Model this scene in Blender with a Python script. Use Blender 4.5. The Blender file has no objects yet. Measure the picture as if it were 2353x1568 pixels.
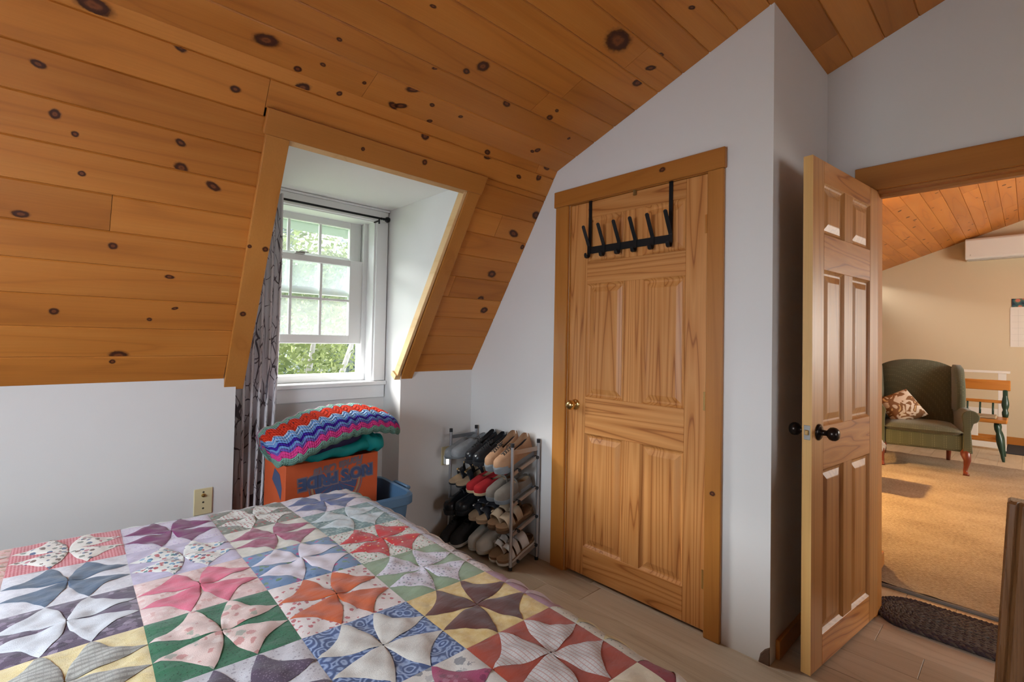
import bpy, math, random
from mathutils import Vector, Matrix, Euler
random.seed(7)
PI = math.pi
SC = bpy.context.scene
COL = SC.collection

# ------------------------------------------------------------------ camera
F_PX, YAW, PITCH, ROLL, CAM_H = 1117.744, 0.754419, 0.022697, 0.019476, 1.288
cd = bpy.data.cameras.new('camera')
cam = bpy.data.objects.new('camera', cd)
COL.objects.link(cam)
cd.sensor_fit = 'HORIZONTAL'
cd.sensor_width = 36.0
cd.lens = F_PX / 2353 * 36.0
cd.shift_y = -27.8 / 2353
cd.clip_start = 0.02
_f = Vector((math.sin(YAW) * math.cos(PITCH), math.cos(YAW) * math.cos(PITCH), math.sin(PITCH)))
_r = Vector((math.cos(YAW), -math.sin(YAW), 0))
_u = _r.cross(_f)
_r2 = math.cos(ROLL) * _r + math.sin(ROLL) * _u
_u2 = -math.sin(ROLL) * _r + math.cos(ROLL) * _u
cam.matrix_world = Matrix(((_r2.x, _u2.x, -_f.x, 0), (_r2.y, _u2.y, -_f.y, 0), (_r2.z, _u2.z, -_f.z, CAM_H), (0, 0, 0, 1)))
SC.camera = cam

# ------------------------------------------------------------------ world, sun, large lights, exposure
W = bpy.data.worlds.new('overcast_sky')
SC.world = W
W.use_nodes = True
W.node_tree.nodes['Background'].inputs[0].default_value = (0.86, 0.93, 1.0, 1)
W.node_tree.nodes['Background'].inputs[1].default_value = 3.2


def light(kind, name, loc, target, energy, color, size=1.0, size_y=None):
    l = bpy.data.lights.new(name, kind)
    l.energy = energy
    l.color = color
    if kind == 'AREA':
        l.shape = 'RECTANGLE'
        l.size = size
        l.size_y = size_y or size
    elif kind == 'SUN':
        l.angle = size
    else:
        l.shadow_soft_size = size
    o = bpy.data.objects.new(name, l)
    o.location = loc
    d = Vector(target) - Vector(loc)
    o.rotation_euler = d.to_track_quat('-Z', 'Y').to_euler()
    COL.objects.link(o)
    return o


light('SUN', 'veiled_sun', (0.0, 6, 4), (0.66, 5.0, 3.10), 20.0, (1.0, 0.98, 0.95), math.radians(48))
# daylight entering by the gable window behind the bed's head, by the rear window behind the viewer and by the living room's rear window
gw = light('AREA', 'gable_window_daylight', (-1.44, 1.12, 1.34), (0.6, 1.20, -0.35), 28, (0.76, 0.89, 1.0), 1.15, 1.0)
gw.data.spread = math.radians(130)
rw = light('AREA', 'rear_window_daylight', (1.35, -2.54, 1.12), (1.40, 1.0, -1.75), 8, (0.95, 0.97, 1.0), 1.2, 1.0)
rw.data.spread = math.radians(112)           # sky light comes in downwards only
light('AREA', 'living_window_daylight', (6.6, -2.54, 1.45), (6.8, 2.0, 0.7), 85, (1.0, 0.92, 0.80), 2.0, 1.2)
vs = SC.view_settings
vs.view_transform = 'Standard'
vs.look = 'None'
vs.gamma = 1.0
vs.use_curve_mapping = False
vs.exposure = 0.46
try:
    SC.cycles.max_bounces = 7
    SC.cycles.diffuse_bounces = 4
    SC.cycles.glossy_bounces = 2
    SC.cycles.transmission_bounces = 2
    SC.cycles.transparent_max_bounces = 8
    SC.cycles.adaptive_threshold = 0.1
    SC.cycles.sample_clamp_indirect = 6
except Exception:
    pass


# ------------------------------------------------------------------ helpers: colour, materials
def lin(c):
    if isinstance(c, str):
        c = c.lstrip('#')
        c = [int(c[i:i + 2], 16) / 255 for i in (0, 2, 4)]
        return tuple((x / 12.92 if x <= 0.04045 else ((x + 0.055) / 1.055) ** 2.4) for x in c) + (1,)
    return tuple(c) + (1,) if len(c) == 3 else tuple(c)


class G:
    """small node-graph writer"""

    def __init__(s, name, rough=0.6, spec=0.3):
        s.m = bpy.data.materials.new(name)
        s.m.use_nodes = True
        s.t = s.m.node_tree
        s.b = s.t.nodes['Principled BSDF']
        s.out = s.t.nodes['Material Output']
        s.b.inputs['Roughness'].default_value = rough
        s.b.inputs['Specular IOR Level'].default_value = spec

    def n(s, typ, props=None, **ins):
        nd = s.t.nodes.new('ShaderNode' + typ)
        for k, v in (props or {}).items():
            setattr(nd, k, v)
        for k, v in ins.items():
            key = int(k[1:]) if k[0] == '_' and k[1:].isdigit() else k.replace('__', ' ')
            s.set(nd.inputs[key], v)
        return nd

    def set(s, sock, v):
        if hasattr(v, 'is_linked'):
            s.t.links.new(v, sock)
        elif hasattr(v, 'outputs'):
            s.t.links.new(v.outputs[0], sock)
        else:
            sock.default_value = v

    def math(s, op, a, b=0.0, c=0.0):
        return s.n('Math', {'operation': op}, _0=a, _1=b, _2=c).outputs[0]

    def vmath(s, op, a, b=(0, 0, 0)):
        return s.n('VectorMath', {'operation': op}, _0=a, _1=b).outputs[0]

    def mix(s, f, a, b, mode='MIX'):
        return s.n('MixRGB', {'blend_type': mode}, Fac=f, Color1=a, Color2=b).outputs[0]

    def ramp(s, f, stops, interp='LINEAR'):
        nd = s.n('ValToRGB', None, Fac=f)
        cr = nd.color_ramp
        cr.interpolation = interp
        while len(cr.elements) < len(stops):
            cr.elements.new(0.5)
        for e, (p, c) in zip(cr.elements, stops):
            e.position = p
            e.color = lin(c)
        return nd.outputs[0]

    def noise(s, v, scale=5, detail=2, rough=0.5, dist=0.0):
        return s.n('TexNoise', None, Vector=v, Scale=scale, Detail=detail, Roughness=rough, Distortion=dist).outputs[0]

    def obj(s):
        return s.n('TexCoord').outputs['Object']

    def uv(s):
        return s.n('TexCoord').outputs['UV']

    def rnd(s):
        return s.n('ObjectInfo').outputs['Random']

    def bump(s, h, strength=0.2, dist=0.01):
        b = s.n('Bump', None, Strength=strength, Distance=dist, Height=h)
        s.set(s.b.inputs['Normal'], b)

    def base(s, c):
        s.set(s.b.inputs['Base Color'], c)
        return s.m


MC = {}


def plain(name, c, rough=0.6, metal=0.0, spec=0.3, bump=0.0, bscale=200, var=0.0, coat=0.0):
    if name in MC:
        return MC[name]
    g = G(name, rough, spec)
    g.b.inputs['Metallic'].default_value = metal
    if coat:
        g.b.inputs['Coat Weight'].default_value = coat
    col = lin(c)
    o = g.obj()
    if var:
        f = g.noise(o, 12, 3)
        k = g.math('MULTIPLY_ADD', f, 2 * var, 1 - var)
        g.base(g.mix(1.0, col, g.n('CombineXYZ', None, X=k, Y=k, Z=k), 'MULTIPLY'))
    else:
        g.base(col)
    if bump:
        g.bump(g.noise(o, bscale, 2), bump, 0.004)
    MC[name] = g.m
    return g.m


def wood(name, axis, dark, mid, light, K=7.0, along=0.9, across=7.0, rough=0.35, spec=0.4, line=0.75, fibre=0.18, rvar=0.25, coat=0.0):
    if name in MC:
        return MC[name]
    g = G(name, rough, spec)
    r = g.rnd()
    off = g.n('CombineXYZ', None, X=g.math('MULTIPLY', r, 31.0), Y=g.math('MULTIPLY', r, 53.0), Z=g.math('MULTIPLY', r, 17.0))
    p = g.vmath('ADD', g.obj(), off)
    s1 = [across] * 3
    s1[axis] = along
    s2 = [170.0] * 3
    s2[axis] = 4.0
    s3 = [2.5] * 3
    s3[axis] = 0.7
    n1 = g.noise(g.vmath('MULTIPLY', p, tuple(s1)), 1.0, 1.5, 0.45, 0.3)
    rings = g.math('PINGPONG', g.math('MULTIPLY', n1, K), 0.5)
    rings = g.math('MULTIPLY', rings, 2.0)
    n2 = g.noise(g.vmath('MULTIPLY', p, tuple(s2)), 1.0, 2, 0.6)
    n3 = g.noise(g.vmath('MULTIPLY', p, tuple(s3)), 1.0, 2, 0.5)
    c = g.ramp(rings, [(0.0, dark), (0.16, mid), (1.0, light)])
    c = g.mix(1 - line, c, lin(mid))
    tone = g.math('ADD', g.math('MULTIPLY_ADD', n3, 0.55, 0.725), g.math('MULTIPLY_ADD', g.math('SUBTRACT', n2, 0.5), fibre * 2, 0.0))
    tone = g.math('ADD', tone, g.math('MULTIPLY_ADD', r, rvar, -rvar / 2))
    c = g.mix(1.0, c, g.n('CombineXYZ', None, X=tone, Y=g.math('POWER', tone, 1.15), Z=g.math('POWER', tone, 1.35)), 'MULTIPLY')
    g.base(c)
    g.bump(n2, 0.06, 0.002)
    g.set(g.b.inputs['Roughness'], g.math('MULTIPLY_ADD', n2, 0.15, rough - 0.07))
    if coat:
        g.b.inputs['Coat Weight'].default_value = coat
        g.b.inputs['Coat Roughness'].default_value = 0.12
    MC[name] = g.m
    return g.m


# ------------------------------------------------------------------ helpers: meshes and objects
class MB:
    def __init__(s):
        s.v, s.f, s.mi, s.uv = [], [], [], None

    def add(s, vs, fs, mi=0):
        k = len(s.v)
        s.v += [tuple(p) for p in vs]
        s.f += [tuple(i + k for i in f) for f in fs]
        s.mi += [mi] * len(fs)
        return s

    def box(s, a, b, mi=0):
        (x0, y0, z0), (x1, y1, z1) = a, b
        return s.add([(x0, y0, z0), (x1, y0, z0), (x1, y1, z0), (x0, y1, z0), (x0, y0, z1), (x1, y0, z1), (x1, y1, z1), (x0, y1, z1)],
                     [(0, 3, 2, 1), (4, 5, 6, 7), (0, 1, 5, 4), (1, 2, 6, 5), (2, 3, 7, 6), (3, 0, 4, 7)], mi)

    def cbox(s, a, b, ch=0.004, mi=0):
        """box with chamfered edges"""
        (x0, y0, z0), (x1, y1, z1) = a, b
        ch = min(ch, (x1 - x0) / 2.2, (y1 - y0) / 2.2, (z1 - z0) / 2.2)
        vs = []
        for z, i in ((z0, ch), (z0 + ch, 0), (z1 - ch, 0), (z1, ch)):
            c = ch if i == 0 else ch
            for (x, y) in ((x0 + i + (0 if i else c), y0 + i), (x1 - i - (0 if i else c), y0 + i), (x1 - i, y0 + i + (0 if i else c)), (x1 - i, y1 - i - (0 if i else c)),
                           (x1 - i - (0 if i else c), y1 - i), (x0 + i + (0 if i else c), y1 - i), (x0 + i, y1 - i - (0 if i else c)), (x0 + i, y0 + i + (0 if i else c))):
                vs.append((x, y, z))
        fs = []
        for r in range(3):
            for k in range(8):
                a_, b_ = r * 8 + k, r * 8 + (k + 1) % 8
                fs.append((a_, b_, b_ + 8, a_ + 8))
        fs.append(tuple(reversed(range(8))))
        fs.append(tuple(range(24, 32)))
        return s.add(vs, fs, mi)

    def prism(s, poly, lo, hi, axis=0, mi=0):
        """extrude polygon along axis; poly points are the other two coordinates in order"""
        n = len(poly)

        def P(t, q):
            return {0: (t, q[0], q[1]), 1: (q[0], t, q[1]), 2: (q[0], q[1], t)}[axis]
        vs = [P(lo, q) for q in poly] + [P(hi, q) for q in poly]
        fs = [tuple(range(n)), tuple(range(2 * n - 1, n - 1, -1))] + [(i, i + n, (i + 1) % n + n, (i + 1) % n) for i in range(n)]
        return s.add(vs, fs, mi)

    def rings(s, R, cap=True, mi=0, closed=False):
        n = len(R[0])
        vs = [p for r in R for p in r]
        fs = []
        m = len(R)
        for i in range(m if closed else m - 1):
            j = (i + 1) % m
            for k in range(n):
                l = (k + 1) % n
                fs.append((i * n + k, i * n + l, j * n + l, j * n + k))
        if cap and not closed:
            fs.append(tuple(reversed(range(n))))
            fs.append(tuple(range((m - 1) * n, m * n)))
        return s.add(vs, fs, mi)

    def tube(s, pts, r, n=10, cap=True, mi=0, squash=None):
        pts = [Vector(p) for p in pts]
        rr = r if isinstance(r, (list, tuple)) else [r] * len(pts)
        R = []
        up = None
        for i, p in enumerate(pts):
            d = (pts[min(i + 1, len(pts) - 1)] - pts[max(i - 1, 0)])
            d = d.normalized() if d.length > 1e-9 else Vector((0, 0, 1))
            if up is None:
                up = Vector((0, 0, 1)) if abs(d.z) < 0.9 else Vector((1, 0, 0))
            a = d.cross(up).normalized()
            b = a.cross(d).normalized()
            up = b
            R.append([p + (a * math.cos(2 * PI * k / n) + b * math.sin(2 * PI * k / n) * (squash or 1)) * rr[i] for k in range(n)])
        return s.rings(R, cap, mi)

    def lathe(s, prof, n=24, M=None, mi=0, cap=True):
        R = []
        for (r, z) in prof:
            ring = [Vector((r * math.cos(2 * PI * k / n), r * math.sin(2 * PI * k / n), z)) for k in range(n)]
            R.append([M @ p for p in ring] if M else ring)
        return s.rings(R, cap, mi)

    def grid(s, fn, nu, nv, mi=0, flip=False):
        vs = [fn(i / nu, j / nv) for i in range(nu + 1) for j in range(nv + 1)]
        w = nv + 1
        fs = []
        for i in range(nu):
            for j in range(nv):
                q = (i * w + j, (i + 1) * w + j, (i + 1) * w + j + 1, i * w + j + 1)
                fs.append(tuple(reversed(q)) if flip else q)
        return s.add(vs, fs, mi)

    def mesh(s, name, mats, smooth=False):
        me = bpy.data.meshes.new(name)
        me.from_pydata(s.v, [], s.f)
        for m in mats if isinstance(mats, (list, tuple)) else [mats]:
            me.materials.append(m)
        if any(s.mi):
            me.polygons.foreach_set('material_index', s.mi)
        if smooth:
            me.polygons.foreach_set('use_smooth', [True] * len(s.f))
        me.update()
        return me


def link(name, me, parent=None, loc=None, world=True):
    o = bpy.data.objects.new(name, me)
    COL.objects.link(o)
    if loc is not None:
        o.location = loc
    if parent is not None:
        o.parent = parent
        if world:
            o.matrix_parent_inverse = WORLD[parent.name].inverted()
    return o


WORLD = {}


def build(name, mb, mats, parent=None, smooth=False, angle=None, recenter=True, bevel=0.0, subsurf=0, solid=0.0):
    """mesh given in world coordinates (or in the parent's frame when the parent is a local root)"""
    vs = mb.v
    if recenter and vs:
        c = Vector(((min(p[0] for p in vs) + max(p[0] for p in vs)) / 2, (min(p[1] for p in vs) + max(p[1] for p in vs)) / 2, (min(p[2] for p in vs) + max(p[2] for p in vs)) / 2))
        mb.v = [(p[0] - c.x, p[1] - c.y, p[2] - c.z) for p in vs]
    else:
        c = Vector((0, 0, 0))
    me = mb.mesh(name, mats, smooth)
    if angle:
        me.polygons.foreach_set('use_smooth', [True] * len(me.polygons))
        try:
            me.set_sharp_from_angle(angle=math.radians(angle))
        except Exception:
            pass
    o = bpy.data.objects.new(name, me)
    COL.objects.link(o)
    o.location = c
    if parent is not None:
        o.parent = parent
        o.matrix_parent_inverse = WORLD.get(parent.name, Matrix()).inverted()
        WORLD[o.name] = Matrix.Translation(c)
    else:
        WORLD[o.name] = Matrix.Translation(c)
    if subsurf:
        m = o.modifiers.new('sub', 'SUBSURF')
        m.levels = m.render_levels = subsurf
    if solid:
        m = o.modifiers.new('solid', 'SOLIDIFY')
        m.thickness = solid
        m.offset = 0
    if bevel:
        m = o.modifiers.new('bev', 'BEVEL')
        m.width = bevel
        m.segments = 2
        m.limit_method = 'ANGLE'
    return o


def root(name, loc, label=None, cat=None, group=None, kind=None):
    o = bpy.data.objects.new(name, None)
    o.location = loc
    o.empty_display_size = 0.05
    COL.objects.link(o)
    WORLD[o.name] = Matrix.Translation(Vector(loc))
    return tag(o, label, cat, group, kind)


def tag(o, label=None, cat=None, group=None, kind=None):
    if label:
        o['label'] = label
    if cat:
        o['category'] = cat
    if group:
        o['group'] = group
    if kind:
        o['kind'] = kind
    return o


def struct(name, mb, mats, label=None, **k):
    return tag(build(name, mb, mats, **k), label, kind='structure')


def set_uv(o, fn):
    me = o.data
    l = me.uv_layers.new(name='uv')
    for lp in me.loops:
        l.data[lp.index].uv = fn(lp.vertex_index)


# ------------------------------------------------------------------ materials
def paint(name, c, bump=0.05):
    g = G(name, 0.62, 0.25)
    o = g.obj()
    f = g.noise(o, 1.6, 2)
    g.base(g.mix(g.math('MULTIPLY', f, 0.25), lin(c), lin(tuple(x * 0.92 for x in lin(c)[:3]))))
    g.bump(g.noise(o, 260, 2), bump, 0.002)
    return g.m


WALL = paint('wall_paint_white', (0.74, 0.722, 0.705))
WALL_CREAM = paint('wall_paint_cream', (0.64, 0.53, 0.36))
WHITE_TRIM = plain('white_trim_paint', (0.80, 0.80, 0.80), 0.35, spec=0.4)
PLANK = wood('pine_plank_ceiling', 0, (0.33, 0.110, 0.020), (0.49, 0.172, 0.029), (0.56, 0.225, 0.047), K=5.0, along=0.45, across=5.5, rough=0.38, spec=0.3, line=0.42, fibre=0.10, rvar=0.22)
TRIM_X = wood('pine_trim_x', 0, (0.34, 0.115, 0.018), (0.43, 0.160, 0.028), (0.48, 0.195, 0.040), K=3.0, along=0.5, across=6, rough=0.35, line=0.4, fibre=0.08, rvar=0.1)
TRIM_Y = wood('pine_trim_y', 1, (0.34, 0.115, 0.018), (0.43, 0.160, 0.028), (0.48, 0.195, 0.040), K=3.0, along=0.5, across=6, rough=0.35, line=0.4, fibre=0.08, rvar=0.1)
TRIM_Z = wood('pine_trim_z', 2, (0.36, 0.125, 0.020), (0.46, 0.180, 0.034), (0.52, 0.220, 0.050), K=3.0, along=0.5, across=6, rough=0.35, line=0.4, fibre=0.08, rvar=0.1)
RAW_PINE = wood('raw_pine_lining', 1, (0.58, 0.33, 0.13), (0.66, 0.42, 0.19), (0.72, 0.48, 0.24), K=3, rough=0.5, line=0.5, fibre=0.06)
DOOR_V = wood('fir_door_vertical', 2, (0.31, 0.100, 0.022), (0.51, 0.205, 0.054), (0.60, 0.272, 0.086), K=17.0, along=0.20, across=6.5, rough=0.40, spec=0.35, line=1.0, fibre=0.14, rvar=0.12)
DOOR_H = wood('fir_door_horizontal', 1, (0.31, 0.100, 0.022), (0.51, 0.205, 0.054), (0.60, 0.272, 0.086), K=11.0, along=0.30, across=8, rough=0.40, spec=0.35, line=1.0, fibre=0.14, rvar=0.12)
DOOR_HX = wood('fir_door_horizontal_x', 0, (0.31, 0.100, 0.022), (0.51, 0.205, 0.054), (0.60, 0.272, 0.086), K=11.0, along=0.30, across=8, rough=0.36, spec=0.38, line=1.0, fibre=0.14, rvar=0.12)
DOOR_VX = wood('fir_door_vertical_open', 2, (0.34, 0.125, 0.028), (0.50, 0.225, 0.066), (0.58, 0.285, 0.095), K=15.0, along=0.20, across=6.5, rough=0.36, spec=0.38, line=0.7, fibre=0.14, rvar=0.1)
DOOR_EDGE = wood('fir_door_edge', 2, (0.60, 0.32, 0.10), (0.68, 0.40, 0.14), (0.72, 0.45, 0.18), K=5, along=0.4, across=14, rough=0.4, line=0.5, fibre=0.08)
BLACK_METAL = plain('black_metal', (0.018, 0.018, 0.020), 0.38, 0.6)
BRONZE = plain('oiled_bronze', (0.030, 0.022, 0.018), 0.25, 0.75)
BRASS = plain('polished_brass', (0.72, 0.50, 0.20), 0.2, 1.0)
STEEL = plain('brushed_steel_tube', (0.50, 0.51, 0.54), 0.32, 0.9)
BLACK_PLASTIC = plain('black_plastic', (0.02, 0.02, 0.022), 0.45)
DARK_GAP = plain('dark_gap', (0.03, 0.025, 0.02), 0.9)


def knot_mat():
    g = G('pine_knot', 0.4, 0.3)
    u = g.n('Attribute', {'attribute_name': 'kr'}).outputs['Fac']
    p = g.obj()
    n = g.noise(p, 60, 3)
    r = g.math('ADD', u, g.math('MULTIPLY_ADD', n, 0.36, -0.18))
    c = g.ramp(r, [(0.0, (0.12, 0.035, 0.012)), (0.22, (0.20, 0.06, 0.018)), (0.38, (0.07, 0.02, 0.008)), (0.60, (0.05, 0.014, 0.006)), (0.72, (0.20, 0.07, 0.02)), (1.0, (0.40, 0.16, 0.04))])
    g.base(c)
    a = g.ramp(r, [(0.62, (1, 1, 1)), (0.80, (0.3, 0.3, 0.3)), (0.98, (0, 0, 0))])
    tr = g.n('BsdfTransparent')
    mx = g.n('MixShader', None, _0=a, _1=tr.outputs[0], _2=g.b.outputs[0])
    g.t.links.new(mx.outputs[0], g.out.inputs[0])
    return g.m


KNOT = knot_mat()


def floor_mat(name, c1, c2, c3, axis=1):
    return wood(name, axis, c1, c2, c3, K=6, along=0.7, across=8, rough=0.42, spec=0.3, line=0.5, fibre=0.12, rvar=0.22)


LVP = floor_mat('taupe_vinyl_plank', (0.36, 0.285, 0.200), (0.47, 0.385, 0.285), (0.53, 0.445, 0.340))
LAMINATE = floor_mat('pale_laminate', (0.50, 0.37, 0.22), (0.60, 0.47, 0.31), (0.66, 0.54, 0.38), 0)

# ------------------------------------------------------------------ room geometry
XC, YK, ZK = 2.127, 2.665, 1.072          # closet wall plane, knee wall plane, knee height
YB, ZB = 1.899, 2.285                     # break of the two roof slopes
SU = 0.356                                # rise of the upper slope
YR = -0.80                                # ridge
ZR = ZB + (YB - YR) * SU
YBACK, XL, XG = -2.60, -1.50, 9.50
XD = 2.90                                 # doorway wall
YS = 0.717                                # short return wall
D1 = Vector((0, YB - YK, ZB - ZK)); L1 = D1.length; D1.normalize()
D2 = Vector((0, -1, SU)).normalized(); L2 = math.hypot(YB - YR, ZR - ZB)
N1 = Vector((0, -D1.z, D1.y)); N2 = Vector((0, -D2.z, D2.y))
M1 = Matrix(((1, 0, 0, 0), (0, D1.y, N1.y, YK), (0, D1.z, N1.z, ZK), (0, 0, 0, 1)))
M2 = Matrix(((1, 0, 0, 0), (0, D2.y, N2.y, YB), (0, D2.z, N2.z, ZB), (0, 0, 0, 1)))
M2L = Matrix.Translation((0, 0, 0.10)) @ M2   # the living room's ceiling sits a little higher


def roof_z(y):
    if y >= YB:
        return ZK + (YK - y) / (YK - YB) * (ZB - ZK)
    return ZB + (YB - y) * SU if y >= YR else ZR - (YR - y) * SU


def wall_poly(y0, y1, z0=0.0, up=0.012):
    """(y,z) polygon of a gable-wise wall between y0<y1 under the roof"""
    ys = [y0] + [y for y in (YR, YB) if y0 < y < y1] + [y1]
    return [(y1, z0), (y0, z0)] + [(y, roof_z(y) + up) for y in ys]


# floors: separate planks laid along Y in the bedroom
fl = struct('floor', MB().box((XL, YBACK, -0.10), (3.02, 3.0, -0.012)), DARK_GAP, 'taupe wood-look plank floor of the bedroom')
pw, k = 0.181, 0
x = XL
rr = random.Random(3)
while x < 3.02 - 0.01:
    x1 = min(x + pw, 3.02)
    y = YBACK - rr.uniform(0, 1.0)
    while y < 3.0:
        y1 = min(y + 1.22, 3.0)
        y0 = max(y, YBACK)
        if y1 - y0 > 0.02:
            build('plank', MB().cbox((x + 0.0006, y0 + 0.0006, -0.012), (x1 - 0.0006, y1 - 0.0006, 0.0), 0.0012), LVP, fl)
        y += 1.22
    x = x1
f2 = struct('floor', MB().box((3.02, YBACK, -0.10), (XG, 3.0, -0.012)), DARK_GAP, 'pale laminate floor of the living room')
y = YBACK
while y < 3.0:
    y1 = min(y + 0.19, 3.0)
    xx = 3.02 - rr.uniform(0, 1.2)
    while xx < XG:
        a, b = max(xx, 3.02), min(xx + 1.3, XG)
        if b - a > 0.02:
            build('plank', MB().cbox((a + 0.0006, y + 0.0006, -0.012), (b - 0.0006, y1 - 0.0006, 0.0), 0.0012), LAMINATE, f2)
        xx += 1.3
    y = y1

# walls
DX0, DX1 = 0.655, 1.568                   # dormer recess
YDB = 2.872                               # its rear wall
struct('wall_window_left', MB().box((XL, YK, 0), (DX0, YK + 0.1, ZK + 0.02)), WALL, 'white knee wall left of the dormer')
struct('wall_window_right', MB().box((DX1, YK, 0), (XG, YK + 0.1, ZK + 0.02)), WALL, 'white knee wall right of the dormer')
struct('wall_dormer_left', MB().prism([(2.045, 2.10), (YK, 1.092), (YK + 0.1, 1.092), (YK + 0.1, 0), (3.1, 0), (3.1, 2.14), (2.045, 2.14)], DX0 - 0.06, DX0, 0), WALL, 'white cheek wall on the left of the dormer recess')
struct('wall_dormer_right', MB().prism([(2.045, 2.10), (YK, 1.092), (YK + 0.1, 1.092), (YK + 0.1, 0), (3.1, 0), (3.1, 2.14), (2.045, 2.14)], DX1, DX1 + 0.06, 0), WALL, 'white cheek wall on the right of the dormer recess')
struct('ceiling_dormer', MB().box((DX0 - 0.06, 2.03, 2.112), (DX1 + 0.06, 3.1, 2.16)), WALL, 'white flat ceiling of the dormer recess')
WX0, WX1, WZ0, WZ1 = 0.738, 1.484, 1.0, 2.035   # window rough opening
bw = MB()
bw.box((DX0, YDB, 0), (DX1, 3.1, WZ0)).box((DX0, YDB, WZ1), (DX1, 3.1, 2.112)).box((DX0, YDB, WZ0), (WX0, 3.1, WZ1)).box((WX1, YDB, WZ0), (DX1, 3.1, WZ1))
struct('wall_dormer', bw, WALL, 'white wall around and under the dormer window')
CY0, CY1, CZ = 0.985, 1.797, 2.068        # closet door opening
cw = MB()
cw.prism(wall_poly(CY1, YK), XC, XC + 0.1, 0).prism(wall_poly(YS, CY0), XC, XC + 0.1, 0)
cw.prism([(CY1, CZ), (CY0, CZ), (CY0, roof_z(CY0) + 0.012), (CY1, roof_z(CY1) + 0.012)], XC, XC + 0.1, 0)
struct('wall_closet', cw, WALL, 'white wall with the closet door under the slope')
struct('wall_return', MB().box((XC + 0.1, YS, 0), (XD, YS + 0.06, roof_z(YS) + 0.004)), WALL, 'narrow white return wall behind the open door')
OY0, OY1, OZ = -0.31, 0.508, 2.055         # doorway opening
dw = MB()
dw.prism(wall_poly(OY1, YS + 0.06), XD, XD + 0.1, 0).prism(wall_poly(YBACK, OY0), XD, XD + 0.1, 0)
ys = [OY0, OY1]
dw.prism([(OY1, OZ), (OY0, OZ), (OY0, roof_z(OY0) + 0.012), (OY1, roof_z(OY1) + 0.012)], XD, XD + 0.1, 0)
struct('wall_doorway', dw, WALL, 'white wall above the doorway')
struct('wall_hall', MB().box((XD + 0.1, 0.60, 0), (3.56, 0.70, roof_z(0.70) + 0.1)).box((3.50, 0.70, 0), (3.56, YK, 2.2)), WALL_CREAM, 'short hall wall past the doorway')
struct('wall_gable', MB().prism(wall_poly(YBACK, YK, 0.0, 0.115), XG, XG + 0.1, 0), WALL_CREAM, 'cream gable wall of the living room')
lw = MB()
GY0, GY1, GZ0, GZ1 = 0.54, 1.70, 0.84, 1.85
lw.prism(wall_poly(GY1, YK), XL - 0.1, XL, 0).prism(wall_poly(YBACK, GY0), XL - 0.1, XL, 0)
lw.box((XL - 0.1, GY0, 0), (XL, GY1, GZ0)).prism([(GY1, GZ1), (GY0, GZ1), (GY0, roof_z(GY0)), (GY1, roof_z(GY1))], XL - 0.1, XL, 0)
struct('wall_left', lw, WALL, 'white gable wall behind the head of the bed')


def back_wall(x0, x1, wx0, wx1, wz0, wz1, m, name, label):
    zt = roof_z(YBACK)
    b = MB().box((x0, YBACK - 0.1, 0), (wx0, YBACK, zt)).box((wx1, YBACK - 0.1, 0), (x1, YBACK, zt))
    b.box((wx0, YBACK - 0.1, 0), (wx1, YBACK, wz0)).box((wx0, YBACK - 0.1, wz1), (wx1, YBACK, zt))
    struct(name, b, m, label)


back_wall(XL, XD + 0.05, 0.72, 1.98, 0.60, 1.62, WALL, 'wall_back', 'white rear wall of the bedroom')
back_wall(XD + 0.05, XG, 5.6, 7.6, 0.85, 2.05, WALL_CREAM, 'wall_back_living', 'cream rear wall of the living room')


def simple_window(name, along, c, lo, hi, z0, z1):
    """frame and cross bars of a window in a wall out of the picture"""
    b = MB()
    t = 0.05

    def bx(a0, a1, p, q, th=0.04):
        if along == 'x':
            b.box((a0, c - th, p), (a1, c + th, q))
        else:
            b.box((c - th, a0, p), (c + th, a1, q))
    bx(lo, hi, z0, z0 + t); bx(lo, hi, z1 - t, z1); bx(lo, lo + t, z0, z1); bx(hi - t, hi, z0, z1)
    bx((lo + hi) / 2 - 0.03, (lo + hi) / 2 + 0.03, z0, z1, 0.02)
    bx(lo, hi, (z0 + z1) / 2 - 0.02, (z0 + z1) / 2 + 0.02, 0.02)
    struct(name, b, WHITE_TRIM)


simple_window('window_2', 'y', XL - 0.06, GY0, GY1, GZ0, GZ1)
simple_window('window_4', 'x', YBACK - 0.06, 0.72, 1.98, 0.60, 1.62)
simple_window('window_3', 'x', YBACK - 0.06, 5.6, 7.6, 0.85, 2.05)

# ------------------------------------------------------------------ pine ceiling: decks and single planks
deck = MB()
for (xa, xb, sa, sb) in ((XL - 0.1, DX0 - 0.02, -0.02, L1), (DX1 + 0.02, XG + 0.1, -0.02, L1), (DX0 - 0.02, DX1 + 0.02, 1.20, L1)):
    P = [M1 @ Vector((xx, ss, zz)) for zz in (-0.08, -0.02) for xx, ss in ((xa, sa), (xb, sa), (xb, sb), (xa, sb))]
    deck.add(P, [(0, 3, 2, 1), (4, 5, 6, 7), (0, 1, 5, 4), (1, 2, 6, 5), (2, 3, 7, 6), (3, 0, 4, 7)])
for (MM, xa, xb) in ((M2, XL - 0.1, 2.98), (M2L, 2.96, XG + 0.1)):
    P = [MM @ Vector((xx, ss, zz)) for zz in (-0.08, -0.02) for xx, ss in ((xa, -0.06), (xb, -0.06), (xb, L2 + 0.03), (xa, L2 + 0.03))]
    deck.add(P, [(0, 3, 2, 1), (4, 5, 6, 7), (0, 1, 5, 4), (1, 2, 6, 5), (2, 3, 7, 6), (3, 0, 4, 7)])
ceil = struct('ceiling', deck, DARK_GAP, 'knotty pine plank ceiling following both roof slopes')
zb_ = roof_z(YBACK)
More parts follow.
